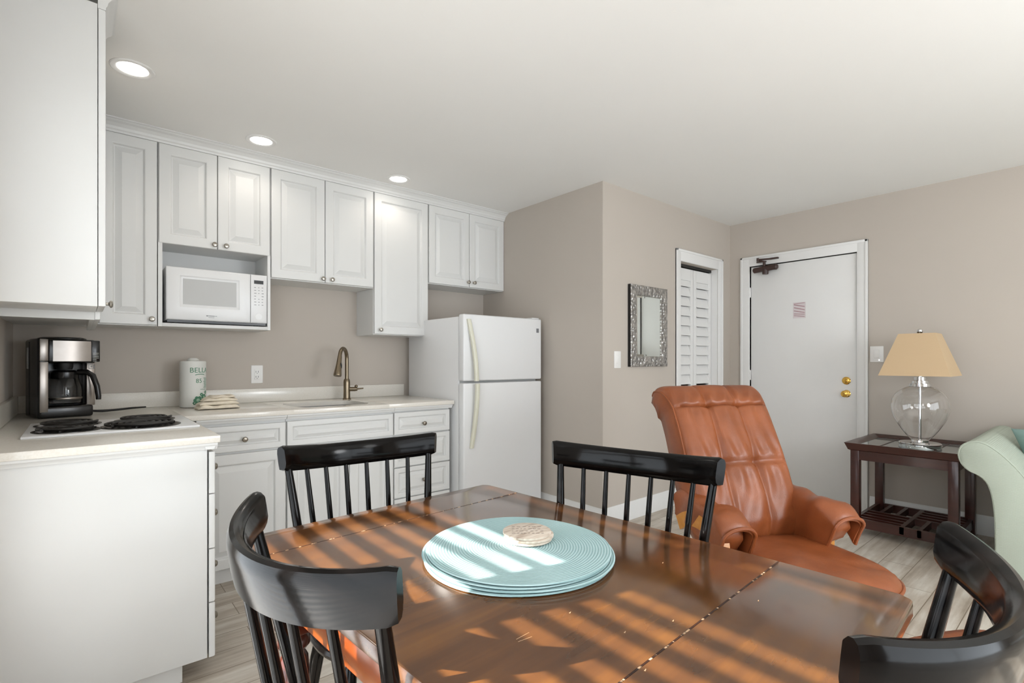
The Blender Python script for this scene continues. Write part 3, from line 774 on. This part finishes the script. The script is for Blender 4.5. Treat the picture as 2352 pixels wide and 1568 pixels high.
# wall mirror
mr = Thing('wall_mirror', 'rectangular wall mirror in a hammered silver frame', 'mirror', (3.39, YH, 1.15))
mx0, mx1, mz0, mz1 = 3.15, 3.635, 1.150, 1.772
def frame_loft(x0, x1, z0, z1, prof):
    return MB().loft([[(x0+i, YH+y, z0+i), (x1-i, YH+y, z0+i), (x1-i, YH+y, z1-i), (x0+i, YH+y, z1-i)] for i, y in prof], caps=False)
mr.part('frame', frame_loft(mx0, mx1, mz0, mz1, [(0, 0), (0, -.024), (.004, -.028), (.03, -.031), (.07, -.026), (.078, -.022), (.078, -.008)]), M_hammer)
mr.part('bevel', frame_loft(mx0+.078, mx1-.078, mz0+.078, mz1-.078, [(0, -.014), (.003, -.0145), (.016, -.016)]), M_mirror)
mr.part('glass', MB().box(mx0+.094, mx1-.094, YH-.016, YH-.006, mz0+.094, mz1-.094), M_mirror)
mr.part('edge_trim', MB().box(mx0-.004, mx0, YH-.024, YH, mz0, mz1), M_black)

# recessed ceiling lights
LW = [3.0, 3.5, 3.5]
for (x, y, lab), wt in zip(((.184, 2.795, 'large-looking recessed ceiling light at the upper left, above the cooktop'), (.816, 3.219, 'middle recessed ceiling light, above the microwave cabinet'), (1.726, 3.267, 'rightmost recessed ceiling light, above the tall cabinet beside the refrigerator')), LW):
    t = Thing('ceiling_light', lab, 'ceiling light', (x, y, ZC), group='recessed ceiling lights over the kitchen')
    t.part('trim_ring', MB().loft([[(x+r*math.cos(2*PI*k/40), y+r*math.sin(2*PI*k/40), ZC+h) for k in range(40)] for r, h in ((.083, 0), (.083, -.003), (.079, -.006), (.066, -.006), (.058, -.002))], caps=False), M_trim)
    t.part('lens', MB().lathe([(.0585, -.002), (.05, -.0015), (.005, -.001)], (x, y, ZC), 36), M_lens)
    l = bpy.data.lights.new('downlight_bulb', 'SPOT'); l.energy = wt; l.spot_size = math.radians(150); l.spot_blend = .6; l.shadow_soft_size = .05; l.color = (1, .90, .80)
    lo = bpy.data.objects.new('bulb', l); C.objects.link(lo); lo.parent = t.o; lo.location = (0, 0, -.012)

# ------------------------------------------------------------------ dining table
TZ = .76
TT = Thing('dining_table', 'wooden drop-leaf dining table in the foreground striped by sunlight', 'table', (.7365, .8164, 0), math.radians(3.5), local=True)
HW = .393
def top_piece(y0, y1, bow, ends):
    mb = MB(); N = 14; rings = []
    prof = [(.006, -.030), (0, -.024), (0, -.007), (.002, -.002), (.006, 0)]
    def outline(i, z):
        pts = []
        for k in range(N+1):
            y = y0+i*(1 if ends[0] else .15)+(y1-y0-i*((1 if ends[0] else .15)+(1 if ends[1] else .15)))*k/N
            x = HW+.006*(1-(y/.64)**2)-i
            c0 = .03
            if ends[1] and y > y1-c0: x -= (c0-math.sqrt(max(0, c0*c0-(y-(y1-c0))**2)))
            if ends[0] and y < y0+c0: x -= (c0-math.sqrt(max(0, c0*c0-((y0+c0)-y)**2)))
            pts.append((x, y, z))
        return pts+[(-p[0], p[1], p[2]) for p in reversed(pts)]
    for i, z in prof: rings.append(outline(i, TZ+z))
    return mb.loft(rings)
TT.part('table_leaf', top_piece(.4255, .588, 0, (False, True)), M_table)
TT.part('centre_top', top_piece(-.3765, .4235, 0, (False, False)), M_table)
TT.part('table_leaf', top_piece(-.611, -.3785, 0, (True, False)), M_table)
for yy in (.4245, -.3775):
    TT.part('worn_seam', MB().box(-.385, .385, yy-.0014, yy+.0014, TZ-.02, TZ+.0002), M_seam, label='dark leaf seam with pale worn flecks')
mb = MB()
for s in (-1, 1): mb.box(s*.365-.011, s*.365+.011, -.345, .395, .655, .7295, .003)
for y in (-.36, .41): mb.box(-.37, .37, y-.011, y+.011, .655, .7295, .003)
TT.part('apron', mb, M_tapron)
lp = [(.020, 0), (.024, .01), (.026, .04), (.022, .06), (.027, .075), (.021, .09), (.026, .16), (.033, .35), (.035, .45), (.03, .53), (.022, .545), (.034, .56), (.034, .575), (.024, .59)]
for sx in (-1, 1):
    for y in (-.34, .39):
        mb = MB().lathe(lp, (sx*.345, y, 0), 24); mb.box(sx*.345-.033, sx*.345+.033, y-.033, y+.033, .588, .7295, .003)
        TT.part('leg', mb, M_tleg)

mb = MB(); pl = lambda x, y: (x, y, TZ+.0003)
Rt = Matrix.Rotation(-math.radians(3.5), 2)
def scratch(x0, y0, x1, y1, w_):
    a, b = Rt @ Vector((x0-.7365, y0-.8164)), Rt @ Vector((x1-.7365, y1-.8164)); d = (b-a).normalized(); n_ = Vector((-d.y, d.x))*w_
    mb.add([pl(*(a-n_)), pl(*(b-n_*.3)), pl(*(b+n_*.3)), pl(*(a+n_))], [(0, 1, 2, 3)])
scratch(.517, .597, .546, .599, .0006); scratch(.515, .590, .541, .587, .0006)
for x, y in ((.66, .50), (.60, .42), (.75, .47), (.93, .41), (.95, .62), (.64, .60)): scratch(x, y, x+.006, y+.002, .0012)
TT.part('scratch_marks', mb, M_wear, label='pale scratches in the table finish')

# placemats and coasters stacked on the table
mxp, myp = .745, .853
def placemat(z, dx, dy, r, seed):
    mb = MB(); rings = []; N = 72; rnd = random.Random(seed); ph = rnd.uniform(0, 6)
    def rr(a): return 1+.008*math.sin(2*a+ph)+.005*math.sin(5*a+2*ph)
    prof = [(.004, .0005)]
    prof += [(r-.004, .0003), (r, .002), (r-.001, .0040)]
    q = r-.004
    while q > .012:
        prof += [(q, .0045), (q-.003, .0040)]; q -= .006
    prof.append((.004, .0045))
    for p_, h in prof:
        rings.append([(dx+p_*rr(2*PI*k/N)*math.cos(2*PI*k/N), dy+p_*rr(2*PI*k/N)*math.sin(2*PI*k/N), z+h+.0004*math.sin(3*2*PI*k/N+ph)*(p_/r)**3) for k in range(N)])
    return mb.loft(rings)
PML = ['aqua woven round placemat at the bottom of the stack, lying on the table', 'aqua woven round placemat second from the bottom of the stack', 'aqua woven round placemat second from the top of the stack', 'aqua woven round placemat on top of the stack, under the coasters']
for k in range(4):
    dx, dy = [(0, 0), (.006, -.004), (-.003, .005), (.002, .002)][k]
    z = TZ+.0004+.0058*k
    single('placemat', placemat(z, mxp+dx, myp+dy, .207-.001*k, k+3), M_mat, PML[k], 'placemat', (mxp+dx, myp+dy, z), 'stacked aqua placemats', angle=60)
cz = TZ+.0004+.0058*3+.0066
CL = ['round whitewashed wood coaster at the bottom of the stack on the placemats', 'round whitewashed wood coaster in the middle of the stack', 'round whitewashed wood coaster on top of the stack, with worn lettering']
for k in range(3):
    x, y = .787+[0, .003, -.001][k], .868+[0, -.002, .002][k]; z = cz+.0062*k
    t = Thing('coaster', CL[k], 'coaster', (x, y, z), group='stacked round coasters')
    t.part('disc', MB().lathe([(.0535, 0), (.0555, .001), (.0555, .005), (.054, .006), (.004, .006)], (x, y, z), 40), M_coaster)
    if k == 2:
        mb = MB(); rnd = random.Random(5); A = math.radians(-40); ca, sa = math.cos(A), math.sin(A)
        for row in range(4):
            u = -.035
            while u < .033:
                l_ = rnd.uniform(.004, .009); v = .022-.015*row
                q = [(u, v), (u+l_, v+.001), (u+l_, v+.004), (u, v+.003)]
                mb.add([(x+a*ca-b*sa, y+a*sa+b*ca, z+.0063) for a, b in q], [(0, 1, 2, 3)]); u += l_+rnd.uniform(.002, .006)
        t.part('lettering', mb, simple('worn_grey_lettering', '#8d7f78', .7, var=.1))

# ------------------------------------------------------------------ dining chairs (local: faces +Y)
def make_chair(label):
    t = Thing('dining_chair', label, 'chair', (0, 0, 0), 0, 'black spindle-back dining chairs', local=True)
    # seat
    mb = MB(); N = 48; rings = []
    def so_(a, s, z, dish=0):
        c_, s_ = math.cos(a), math.sin(a); e = .72
        x = .215*s*math.copysign(abs(c_)**e, c_); y = .21*s*math.copysign(abs(s_)**e, s_)
        if y < 0: x *= .94
        return (x, y, z)
    for s, z in ((.80, .412), (.93, .416), (.985, .428), (1, .438), (.985, .447), (.94, .450), (.8, .446), (.55, .440), (.3, .438), (.05, .438)):
        rings.append([so_(2*PI*k/N, s, z) for k in range(N)])
    t.part('seat', mb.loft(rings), M_lacq)
    # crest rail
    Rr, cy, th = .371, .108, math.radians(42); zb = .866
    sec = [(.013, 0), (.0145, .02), (.0145, .052), (.0125, .064), (.008, .072), (.001, .0755), (-.007, .0735), (-.0135, .066), (-.0145, .0635), (-.0150, .045), (-.015, .022), (-.011, .008), (-.005, .0)]
    lean = math.tan(math.radians(9)); mb = MB(); rings = []; N = 40
    def rail_pt(a, off, h):
        r = Rr+off+h*lean*.9; drop = .022*(1-(a/th)**2)
        return (r*math.sin(a), cy-r*math.cos(a), zb+h-drop)
    for k in range(N+1):
        a = -th+2*th*k/N; sc = 1
        if k in (0, N): sc = .9
        rings.append([rail_pt(a, o*sc, .038+(h-.038)*(sc if sc < 1 else 1)) for o, h in sec])
    t.part('crest_rail', mb.loft(rings), M_lacq)
    # spindles
    for k in range(8):
        u = -1+2*k/7; ta = th*.90*u; ba = math.radians(52)*u
        if k in (0, 7): ta = th*.91*u
        p1 = Vector(rail_pt(ta, 0, .006)); p0 = Vector((.232*math.sin(ba), .045-.232*math.cos(ba), .442))
        if k in (0, 7): rs = [.0105, .0125, .0125, .0105]
        else: rs = [.0065, .0088, .0082, .0068]
        mb = MB().tube([p0, p0.lerp(p1, .35), p0.lerp(p1, .7), p1], rs, 14)
        t.part('spindle', mb, M_lacq)
    for sx in (-1, 1):
        for yy, y2 in ((-.13, -.2), (.13, .19)):
            a, b = Vector((sx*.14, yy, .425)), Vector((sx*.19, y2, 0))
            t.part('leg', MB().tube([a, a.lerp(b, .1), a.lerp(b, .3), a.lerp(b, .55), a.lerp(b, .6), a.lerp(b, .65), a.lerp(b, 1)], [.012, .016, .02, .018, .013, .017, .011], 14), M_lacq)
        t.part('stretcher', MB().tube([(sx*.165, -.165, .18), (sx*.165, 0, .18), (sx*.165, .16, .18)], [.007, .011, .007], 10), M_lacq)
    t.part('stretcher', MB().tube([(-.163, 0, .18), (0, 0, .18), (.163, 0, .18)], [.007, .011, .007], 10), M_lacq)
    return t.o
ch = make_chair('black spindle-back chair at the left front, seen from behind, nearest the drawer cabinet')
CH = [(None, (.458, .833), math.atan2(-.9977, .067)),
      ('black spindle-back chair at the far table end, its back toward the sink cabinets', (.693, 1.395), math.atan2(.093, -.996)),
      ('black spindle-back chair on the table side next to the tan leather recliner', (1.040, .856), math.atan2(.967, -.253)),
      ('black spindle-back chair cut off by the lower right corner, nearest the green sofa', (.79, .336), math.atan2(.03, 1.0))]
for k, (lab, (x, y), rz) in enumerate(CH):
    o = ch if k == 0 else copy_tree(ch)
    if lab: o['label'] = lab
    o.location = (x, y, 0); o.rotation_euler = (0, 0, rz)

# ------------------------------------------------------------------ leather recliner (local: faces +Y, right = +X seen from the front is the sitter's left)
def se(c, e): return math.copysign(abs(c)**e, c)
def gauss(d, w): return math.exp(-(d/w)**2)
RF = (-.434, -.90)
rc = Thing('recliner', 'tan leather swivel recliner standing between the table and the entry door', 'armchair', (2.137, .773, 0), math.atan2(.434, -.90), local=True)
# local x points to the viewer's left (sitter's right) because the chair faces the viewer
# back cushion: centreline (y back, z up)
def spline(pts, n):
    out = []
    for i in range(len(pts)-1):
        p0 = Vector(pts[max(i-1, 0)]); p1 = Vector(pts[i]); p2 = Vector(pts[i+1]); p3 = Vector(pts[min(i+2, len(pts)-1)])
        for k in range(n):
            t = k/n; out.append(.5*((2*p1)+(-p0+p2)*t+(2*p0-5*p1+4*p2-p3)*t*t+(-p0+3*p1-3*p2+p3)*t**3))
    out.append(Vector(pts[-1])); return out
def interp(tab, t):
    for (a, va), (b, vb) in zip(tab, tab[1:]):
        if t <= b: return va+(vb-va)*(t-a)/(b-a)
    return tab[-1][1]
cl_pts = spline([(-.30, .40), (-.335, .52), (-.395, .66), (-.455, .80), (-.512, .915), (-.55, .968), (-.595, .99), (-.64, .985)], 14)
mb = MB(); rings = []; NS = 96; n = len(cl_pts)
W = [(0, .24), (.12, .262), (.28, .268), (.5, .262), (.62, .262), (.75, .272), (.9, .277), (1, .268)]
H = [(0, .05), (.1, .095), (.35, .1), (.6, .095), (.8, .092), (.9, .075), (.96, .048), (1, .014)]
seams = [.33, .62]
for i, p in enumerate(cl_pts):
    t = i/(n-1); tg = (cl_pts[min(i+1, n-1)]-cl_pts[max(i-1, 0)]).normalized()
    nrm = Vector((tg.y, -tg.x))                       # toward the front / up side
    w_, h_ = interp(W, t), interp(H, t); ring = []
    NFR = 76
    for j in range(NFR+1):
        fx_ = -1+2*j/NFR; x = w_*fx_; d = h_*(1-abs(fx_)**16)**.5
        ins = min(1, (1-abs(fx_))*6)
        vs_ = .36-.06*math.sin(t*2.5)
        dv = abs(abs(fx_)-vs_)*w_
        sd_ = min(abs(t-s_) for s_ in seams)
        d -= .011*gauss(dv, .011)*ins*(1 if t < .85 else .45)
        d -= .016*gauss(sd_*.95, .010)*ins
        d -= .012*gauss(math.hypot(dv, sd_*.95), .03)*ins
        near = gauss(sd_*.95, .10)
        d += .0055*math.sin(fx_*24+4*math.sin(t*8)+9*t)*near*ins*min(1, sd_*20)
        d += .005*math.sin(fx_*13+t*22)*gauss(t-.13, .1)*ins
        d += .008*max(0, 1-(fx_/vs_)**2)*ins*max(0, math.sin(PI*(t-.05)/.9))
        ring.append((x+.016, p.x+nrm.x*d, p.y+nrm.y*d))
    for j in range(1, 24):
        fx_ = 1-2*j/24; d = -h_*(1-abs(fx_)**14)**.5
        ring.append((w_*fx_+.016, p.x+nrm.x*d, p.y+nrm.y*d))
    rings.append(ring)
bk = rc.part('backrest', mb.loft(rings), M_leather, angle=80)
# piping along both edges of the back
for sx in (-1, 1):
    pts = []
    for i, p in enumerate(cl_pts[4:-4]):
        t = (i+4)/(n-1); tg = (cl_pts[i+5]-cl_pts[i+3]).normalized(); nrm = Vector((tg.y, -tg.x)); w_, h_ = interp(W, t), interp(H, t)
        pts.append((sx*w_*.962+.016, p.x+nrm.x*h_*.66, p.y+nrm.y*h_*.66))
    rc.part('piping', MB().tube(pts, .0055, 8), M_leather, bk)
# seat cushion
mb = MB(); rings = []; NA = 72
def seat_ring(s, z):
    ring = []
    for k in range(NA):
        a = 2*PI*k/NA; c_, s_ = math.cos(a), math.sin(a)
        x = .272*se(c_, .7)*s; y = -.02+(.305 if s_ > 0 else .27)*se(s_, .62)*s
        bulge = .012*math.sin(x*9+1)*math.cos(y*7) if z > .40 else 0
        zz = z+bulge*(1-s)-.02*max(0, (y-.2)/.12)**2*(z > .36)
        if z > .40: zz -= .010*gauss(y-.12-.1*x*x*8, .018)*min(1, (1-s)*6)
        ring.append((x, y, zz))
    return ring
for s, z in ((.88, .30), (.97, .315), (1.0, .345), (1.0, .375), (.985, .40), (.95, .418), (.88, .430), (.75, .437), (.6, .441), (.45, .443), (.3, .443), (.15, .443), (.02, .443)): rings.append(seat_ring(s, z))
st_ = rc.part('seat', mb.loft(rings), M_leather, angle=80)
pr = seat_ring(1.0, .393)
rc.part('piping', MB().tube([Vector(pr[k]) for k in range(0, NA//2+1)], .006, 8), M_leather, st_)
# padded arms: leather draped over a wooden frame
for sx in (-1, 1):
    mb = MB(); rings = []; NB = 30
    for i in range(25):
        t = i/24; y = -.40+.44*t
        zt = .612-.02*t-.05*max(0, t-.7)**2*8+.012*math.sin(3*t*PI)
        cx = sx*(.250+.006*t); wd = .052+.022*t; drop_in, drop_out = .19, .085
        ring = []
        for j in range(NB):
            u = j/(NB-1)          # inner hem -> over the top -> outer hem
            if u < .3: q = u/.3; x = -wd; z = zt-.03-drop_in*(1-q)
            elif u < .7: q = (u-.3)/.4; a = PI*(1-q); x = wd*math.cos(a); z = zt-.03+.042*math.sin(a)
            else: q = (u-.7)/.3; x = wd; z = zt-.03-drop_out*q
            z += .005*math.sin(10*t+6*u)+.004*math.sin(23*t+11*u); x += .006*math.sin(13*t+4*u)
            fr_ = -.035-.10*(1-u/.3)**1.3 if u < .3 else -.035-.035*max(0, (u-.7)/.3)+.012*math.sin(PI*min(1, max(0, (u-.3)/.4)))
            flare = .008*max(0, (t-.75)/.25)**2*max(0, (u-.25))
            ring.append((cx+sx*(x+flare), -.40+(fr_+.40)*t, z-.012*max(0, (t-.8)/.2)**2*(u > .3)))
        rings.append(ring)
    # thickness: inner skin
    outer = rings; inner = []
    for r_ in rings:
        c0 = Vector((sum(p[0] for p in r_)/NB, sum(p[1] for p in r_)/NB, sum(p[2] for p in r_)/NB-.02))
        inner.append([tuple(Vector(p)+(c0-Vector(p)).normalized()*.014) for p in r_])
    closed = [o_+list(reversed(i_)) for o_, i_ in zip(outer, inner)]
    mb.loft(closed)
    pad = []
    for i, r_ in enumerate(inner):
        q = [Vector(p) for p in r_]; f_ = (1, 1) if i < 22 else (.9, .86) if i < 24 else (.7, .6)
        c0 = sum(q, Vector())/NB
        pad.append([Vector((c0.x+(p.x-c0.x)*f_[0], p.y-.028, c0.z+(p.z-c0.z)*f_[1]-.002)) for p in q])
    mb.loft(pad)
    ar = rc.part('armrest', mb, M_leather, angle=80)
    lip = [Vector(p)+Vector((0, .004, 0)) for p in outer[-1]]
    rc.part('piping', MB().tube(lip, .007, 8), M_leather, ar)
    mb = MB(); cx = sx*.295
    path = [(cx, -.36, .49), (cx, -.28, .535), (cx, -.22, .53), (cx, -.185, .50), (cx, -.18, .43), (cx, -.19, .33), (cx-sx*.03, -.21, .26), (cx-sx*.12, -.22, .225), (cx-sx*.2, -.2, .225)]
    pp = spline([Vector(p) for p in path], 5)
    rg = []
    if sx > 0: pp = [Vector((p.x, p.y+.115*min(1, max(0, (p.y+.30)*6)), p.z-.008)) for p in pp]
    for i, p in enumerate(pp):
        tg = (pp[min(i+1, len(pp)-1)]-pp[max(i-1, 0)]).normalized(); nn = Vector((0, -tg.z, tg.y))
        rg.append([p+nn*.03+Vector((.02, 0, 0)), p+nn*.03-Vector((.02, 0, 0)), p-nn*.03-Vector((.02, 0, 0)), p-nn*.03+Vector((.02, 0, 0))])
    rc.part('arm_frame', mb.loft(rg), M_beech, label='golden bent-wood arm frame')
rc.part('swivel_post', MB().lathe([(.05, .07), (.05, .2), (.12, .29), (.16, .31)], (0, -.08, 0), 28), M_blackmat)
mb = MB(); N = 48
mb.loft([[((.27+dr_*.5)*math.cos(2*PI*k/N), -.08+(.27+dr_*.5)*math.sin(2*PI*k/N), z) for k in range(N)] for dr_, z in ((-.05, 0), (.05, 0), (.06, .02), (.04, .045), (-.04, .045), (-.06, .02), (-.05, 0))], caps=False)
mb.box(-.27, .27, -.11, -.05, .02, .07, .01)
rc.part('base_ring', mb, M_beech, label='round golden wood base')
# footstool
fs_ = Thing('footstool', 'tan leather footstool half hidden behind the lower right black chair', 'footstool', (1.84, .18, 0), math.atan2(.434, -.90), local=True)
rings = []
for s, z in ((.88, .27), (.98, .29), (1, .33), (.98, .365), (.92, .385), (.75, .398), (.5, .403), (.25, .404), (.02, .404)):
    rings.append([(.26*se(math.cos(2*PI*k/56), .6)*s, .2*se(math.sin(2*PI*k/56), .6)*s, z) for k in range(56)])
fs_.part('cushion', MB().loft(rings), M_leather, angle=80)
fs_.part('post', MB().lathe([(.045, .05), (.045, .2), (.1, .275)], (0, 0, 0), 24), M_blackmat)
mb = MB(); mb.loft([[((.2+dr_*.5)*math.cos(2*PI*k/N), (.2+dr_*.5)*math.sin(2*PI*k/N), z) for k in range(N)] for dr_, z in ((-.05, 0), (.05, 0), (.06, .02), (.04, .04), (-.04, .04), (-.06, .02), (-.05, 0))], caps=False)
mb.box(-.2, .2, -.03, .03, .015, .055, .008); fs_.part('base_ring', mb, M_beech)

# ------------------------------------------------------------------ side table
sx0, sx1, sy0, sy1, sz = 4.03, 4.705, .565, 1.195, .632
t = Thing('side_table', 'dark mahogany tray-top side table with slatted shelf under the glass lamp', 'table', ((sx0+sx1)/2, (sy0+sy1)/2, 0))
def rr_(i, z): return [(sx0+i, sy0+i, z), (sx1-i, sy0+i, z), (sx1-i, sy1-i, z), (sx0+i, sy1-i, z)]
mb = MB().loft([rr_(.028, sz-.052), rr_(.018, sz-.046), rr_(.016, sz-.04), rr_(.004, sz-.008), rr_(0, sz), rr_(.012, sz), rr_(.05, sz-.02), rr_(.05, sz-.05)], caps=False)
t.part('tray_rim', mb, M_mahog)
t.part('glass_top', MB().box(sx0+.045, sx1-.045, sy0+.045, sy1-.045, sz-.034, sz-.022), M_tglass)
t.part('inset_bar', MB().box(sx0+.05, sx1-.05, sy1-.175, sy1-.168, sz-.022, sz-.019).box(sx0+.05, sx1-.05, sy0+.168, sy0+.175, sz-.022, sz-.019), M_mahog)
lg = .052
mb = MB()
mb.box(sx0+.045, sx1-.045, sy0+.035, sy0+.055, sz-.115, sz-.05); mb.box(sx0+.045, sx1-.045, sy1-.055, sy1-.035, sz-.115, sz-.05)
mb.box(sx0+.035, sx0+.055, sy0+.045, sy1-.045, sz-.115, sz-.05); mb.box(sx1-.055, sx1-.035, sy0+.045, sy1-.045, sz-.115, sz-.05)
t.part('apron', mb, M_mahog)
for x in (sx0+.03, sx1-.03-lg):
    for y in (sy0+.03, sy1-.03-lg): t.part('leg', MB().box(x, x+lg, y, y+lg, 0, sz-.05, .003), M_mahog)
mb = MB(); a, b, c_, d_ = sx0+.04, sx1-.04, sy0+.04, sy1-.04; z0, z1 = .055, .115
mb.box(a, a+.022, c_, d_, z0, z1); mb.box(b-.022, b, c_, d_, z0, z1); mb.box(a, b, c_, c_+.022, z0, z1); mb.box(a, b, d_-.022, d_, z0, z1)
ym_, xm_ = (c_+d_)/2, (a+b)/2; s_ = .011
mb.box(a, b, ym_-.012, ym_+.012, z0+.012, z1-.001)
for h0, h1, flip in ((ym_, d_, 0), (c_, ym_, 1)):
    xs = (a, xm_) if not flip else (xm_, b)          # half with long slats
    xo = (xm_, b) if not flip else (a, xm_)          # half with cross bars
    for k in range(1, 4): x = xs[0]+(xs[1]-xs[0])*k/4; mb.box(x-s_, x+s_, h0, h1, z0+.012, z1-.002)
    mb.box(xm_-s_, xm_+s_, h0, h1, z0+.012, z1-.002)
    for k in range(1, 3): y = h0+(h1-h0)*k/3; mb.box(xo[0], xo[1], y-s_, y+s_, z0+.012, z1-.0015)
t.part('slatted_shelf', mb, M_mahog)

# ------------------------------------------------------------------ table lamp
lx, ly, lz = 4.33, .835, sz-.0215
lt = Thing('table_lamp', 'clear glass table lamp with a square tan shade on the side table', 'lamp', (lx, ly, lz))
lt.part('base', MB().lathe([(.114, 0), (.116, .004), (.116, .030), (.112, .034), (.055, .035), (.05, .038), (.048, .05), (.04, .054), (.01, .054)], (lx, ly, lz), 48), M_chrome)
prof = [(.052, .055), (.075, .082), (.108, .13), (.14, .19), (.157, .25), (.158, .29), (.146, .34), (.118, .378), (.08, .402), (.055, .412)]
pr2 = spline([Vector(p) for p in prof], 4)
inn = [(r-.003, h) for r, h in reversed([(p.x, p.y) for p in pr2])]
lt.part('glass_body', MB().loft([[(lx+r*math.cos(2*PI*k/56), ly+r*math.sin(2*PI*k/56), lz+h) for k in range(56)] for r, h in [(p.x, p.y) for p in pr2]+inn], caps=False), M_glass, angle=80)
lt.part('neck', MB().lathe([(.056, .410), (.061, .412), (.061, .430), (.047, .432), (.047, .450), (.034, .452), (.034, .474), (.013, .476), (.013, .50)], (lx, ly, lz), 40), M_chrome)
lt.part('stem', MB().lathe([(.0085, .05), (.0085, .415)], (lx, ly, lz), 16), M_chrome)
zb_, zt_ = lz+.484, lz+.766; hb, ht = .19, .098
def sq(h, z): return [(lx-h, ly-h, z), (lx+h, ly-h, z), (lx+h, ly+h, z), (lx-h, ly+h, z)]
lt.part('lamp_shade', MB().loft([sq(hb, zb_), sq(ht, zt_), sq(ht-.004, zt_), sq(hb-.004, zb_), sq(hb, zb_)], caps=False), M_shade, angle=20)
mb = MB().tube([(lx-ht+.002, ly, zt_-.012), (lx+ht-.002, ly, zt_-.012)], .003, 8); mb.tube([(lx, ly-ht+.002, zt_-.012), (lx, ly+ht-.002, zt_-.012)], .003, 8); mb.lathe([(.004, 0), (.004, .27)], (lx, ly, lz+.49), 8)
lt.part('harp', mb, M_chrome)
lt.part('finial', MB().lathe([(.006, 0), (.006, .01), (.01, .013), (.0165, .022), (.0175, .03), (.0145, .04), (.003, .046)], (lx, ly, zt_-.012), 20), M_chrome)

# ------------------------------------------------------------------ sofa
sf = Thing('sofa', 'sage green rolled-arm sofa at the right edge', 'sofa', (4.15, -.6, 0))
XA, XBk = 3.62, 4.66
def arm_poly():
    pts = [(.383, .02), (.384, .25), (.388, .40), (.400, .50), (.420, .56), (.452, .592), (.492, .612), (.520, .645), (.532, .688), (.524, .728), (.498, .755), (.462, .766), (.42, .755), (.37, .716), (.32, .66), (.278, .60), (.256, .53), (.25, .44), (.25, .02)]
    return [(p.x, p.y) for p in spline([Vector(p) for p in pts], 3)]
ap = arm_poly(); ac = (.37, .5)
def inset(poly, s, cx, cz_): return [(cx+(p[0]-cx)*s, cz_+(p[1]-cz_)*s) for p in poly]
def sofa_arm(mirror):
    f = (lambda y: y) if not mirror else (lambda y: -1.2-y)
    rings = []
    for x, s in ((XA-.004, .955), (XA, .985), (XA+.012, 1.0), (XBk, 1.0)):
        rings.append([(x, f(p[0]), max(p[1], .02)) for p in inset(ap, s, *ac)])
    arm = sf.part('arm', MB().loft(rings), M_sofa, angle=50)
    sf.part('piping', MB().tube([(XA+.003, f(p[0]), max(p[1], .03)) for p in inset(ap, .995, *ac)], .0055, 8), M_sofa, arm)
sofa_arm(False); sofa_arm(True)
sf.part('frame', MB().box(XA+.03, XBk, -1.46, .26, .06, .30, .02, 3), M_sofa)
sf.part('back', MB().box(4.40, XBk+.03, -1.46, .26, .25, .84, .06, 4), M_sofa)
for k in range(2): sf.part('seat_cushion', MB().box(XA+.0, 4.42, -1.44+.845*k, -1.44+.845*k+.84, .30, .46, .05, 4), M_sofa)
for k in range(2): sf.part('back_cushion', MB().box(4.22, 4.43, -1.44+.845*k, -1.44+.845*k+.84, .46, .83, .07, 4), M_sofa)
mb = MB()
for x in (XA+.08, XBk-.08):
    for y in (-1.50, .31): mb = MB().lathe([(.025, 0), (.035, .06)], (x, y, 0), 14); sf.part('foot', mb, M_mahog)
# teal pillow standing on the sofa seat against the arm
tp = Thing('throw_pillow', 'teal throw pillow on the green sofa beside its arm, at the right edge', 'pillow', (4.13, .05, .46), 0, local=True)
rings = []
for i in range(17):
    u = -1+2*i/16; th_ = .07*math.sqrt(max(0.004, 1-u**4)); zz = .175+.165*u
    rings.append([(th_*math.sin(2*PI*k/40)*(1-abs(math.cos(2*PI*k/40))**6*.6), .23*se(math.cos(2*PI*k/40), .8)*(1-.05*(1-u*u))+.28*zz, zz) for k in range(40)])
tp.part('cover', MB().loft(rings), M_pillow, angle=80)
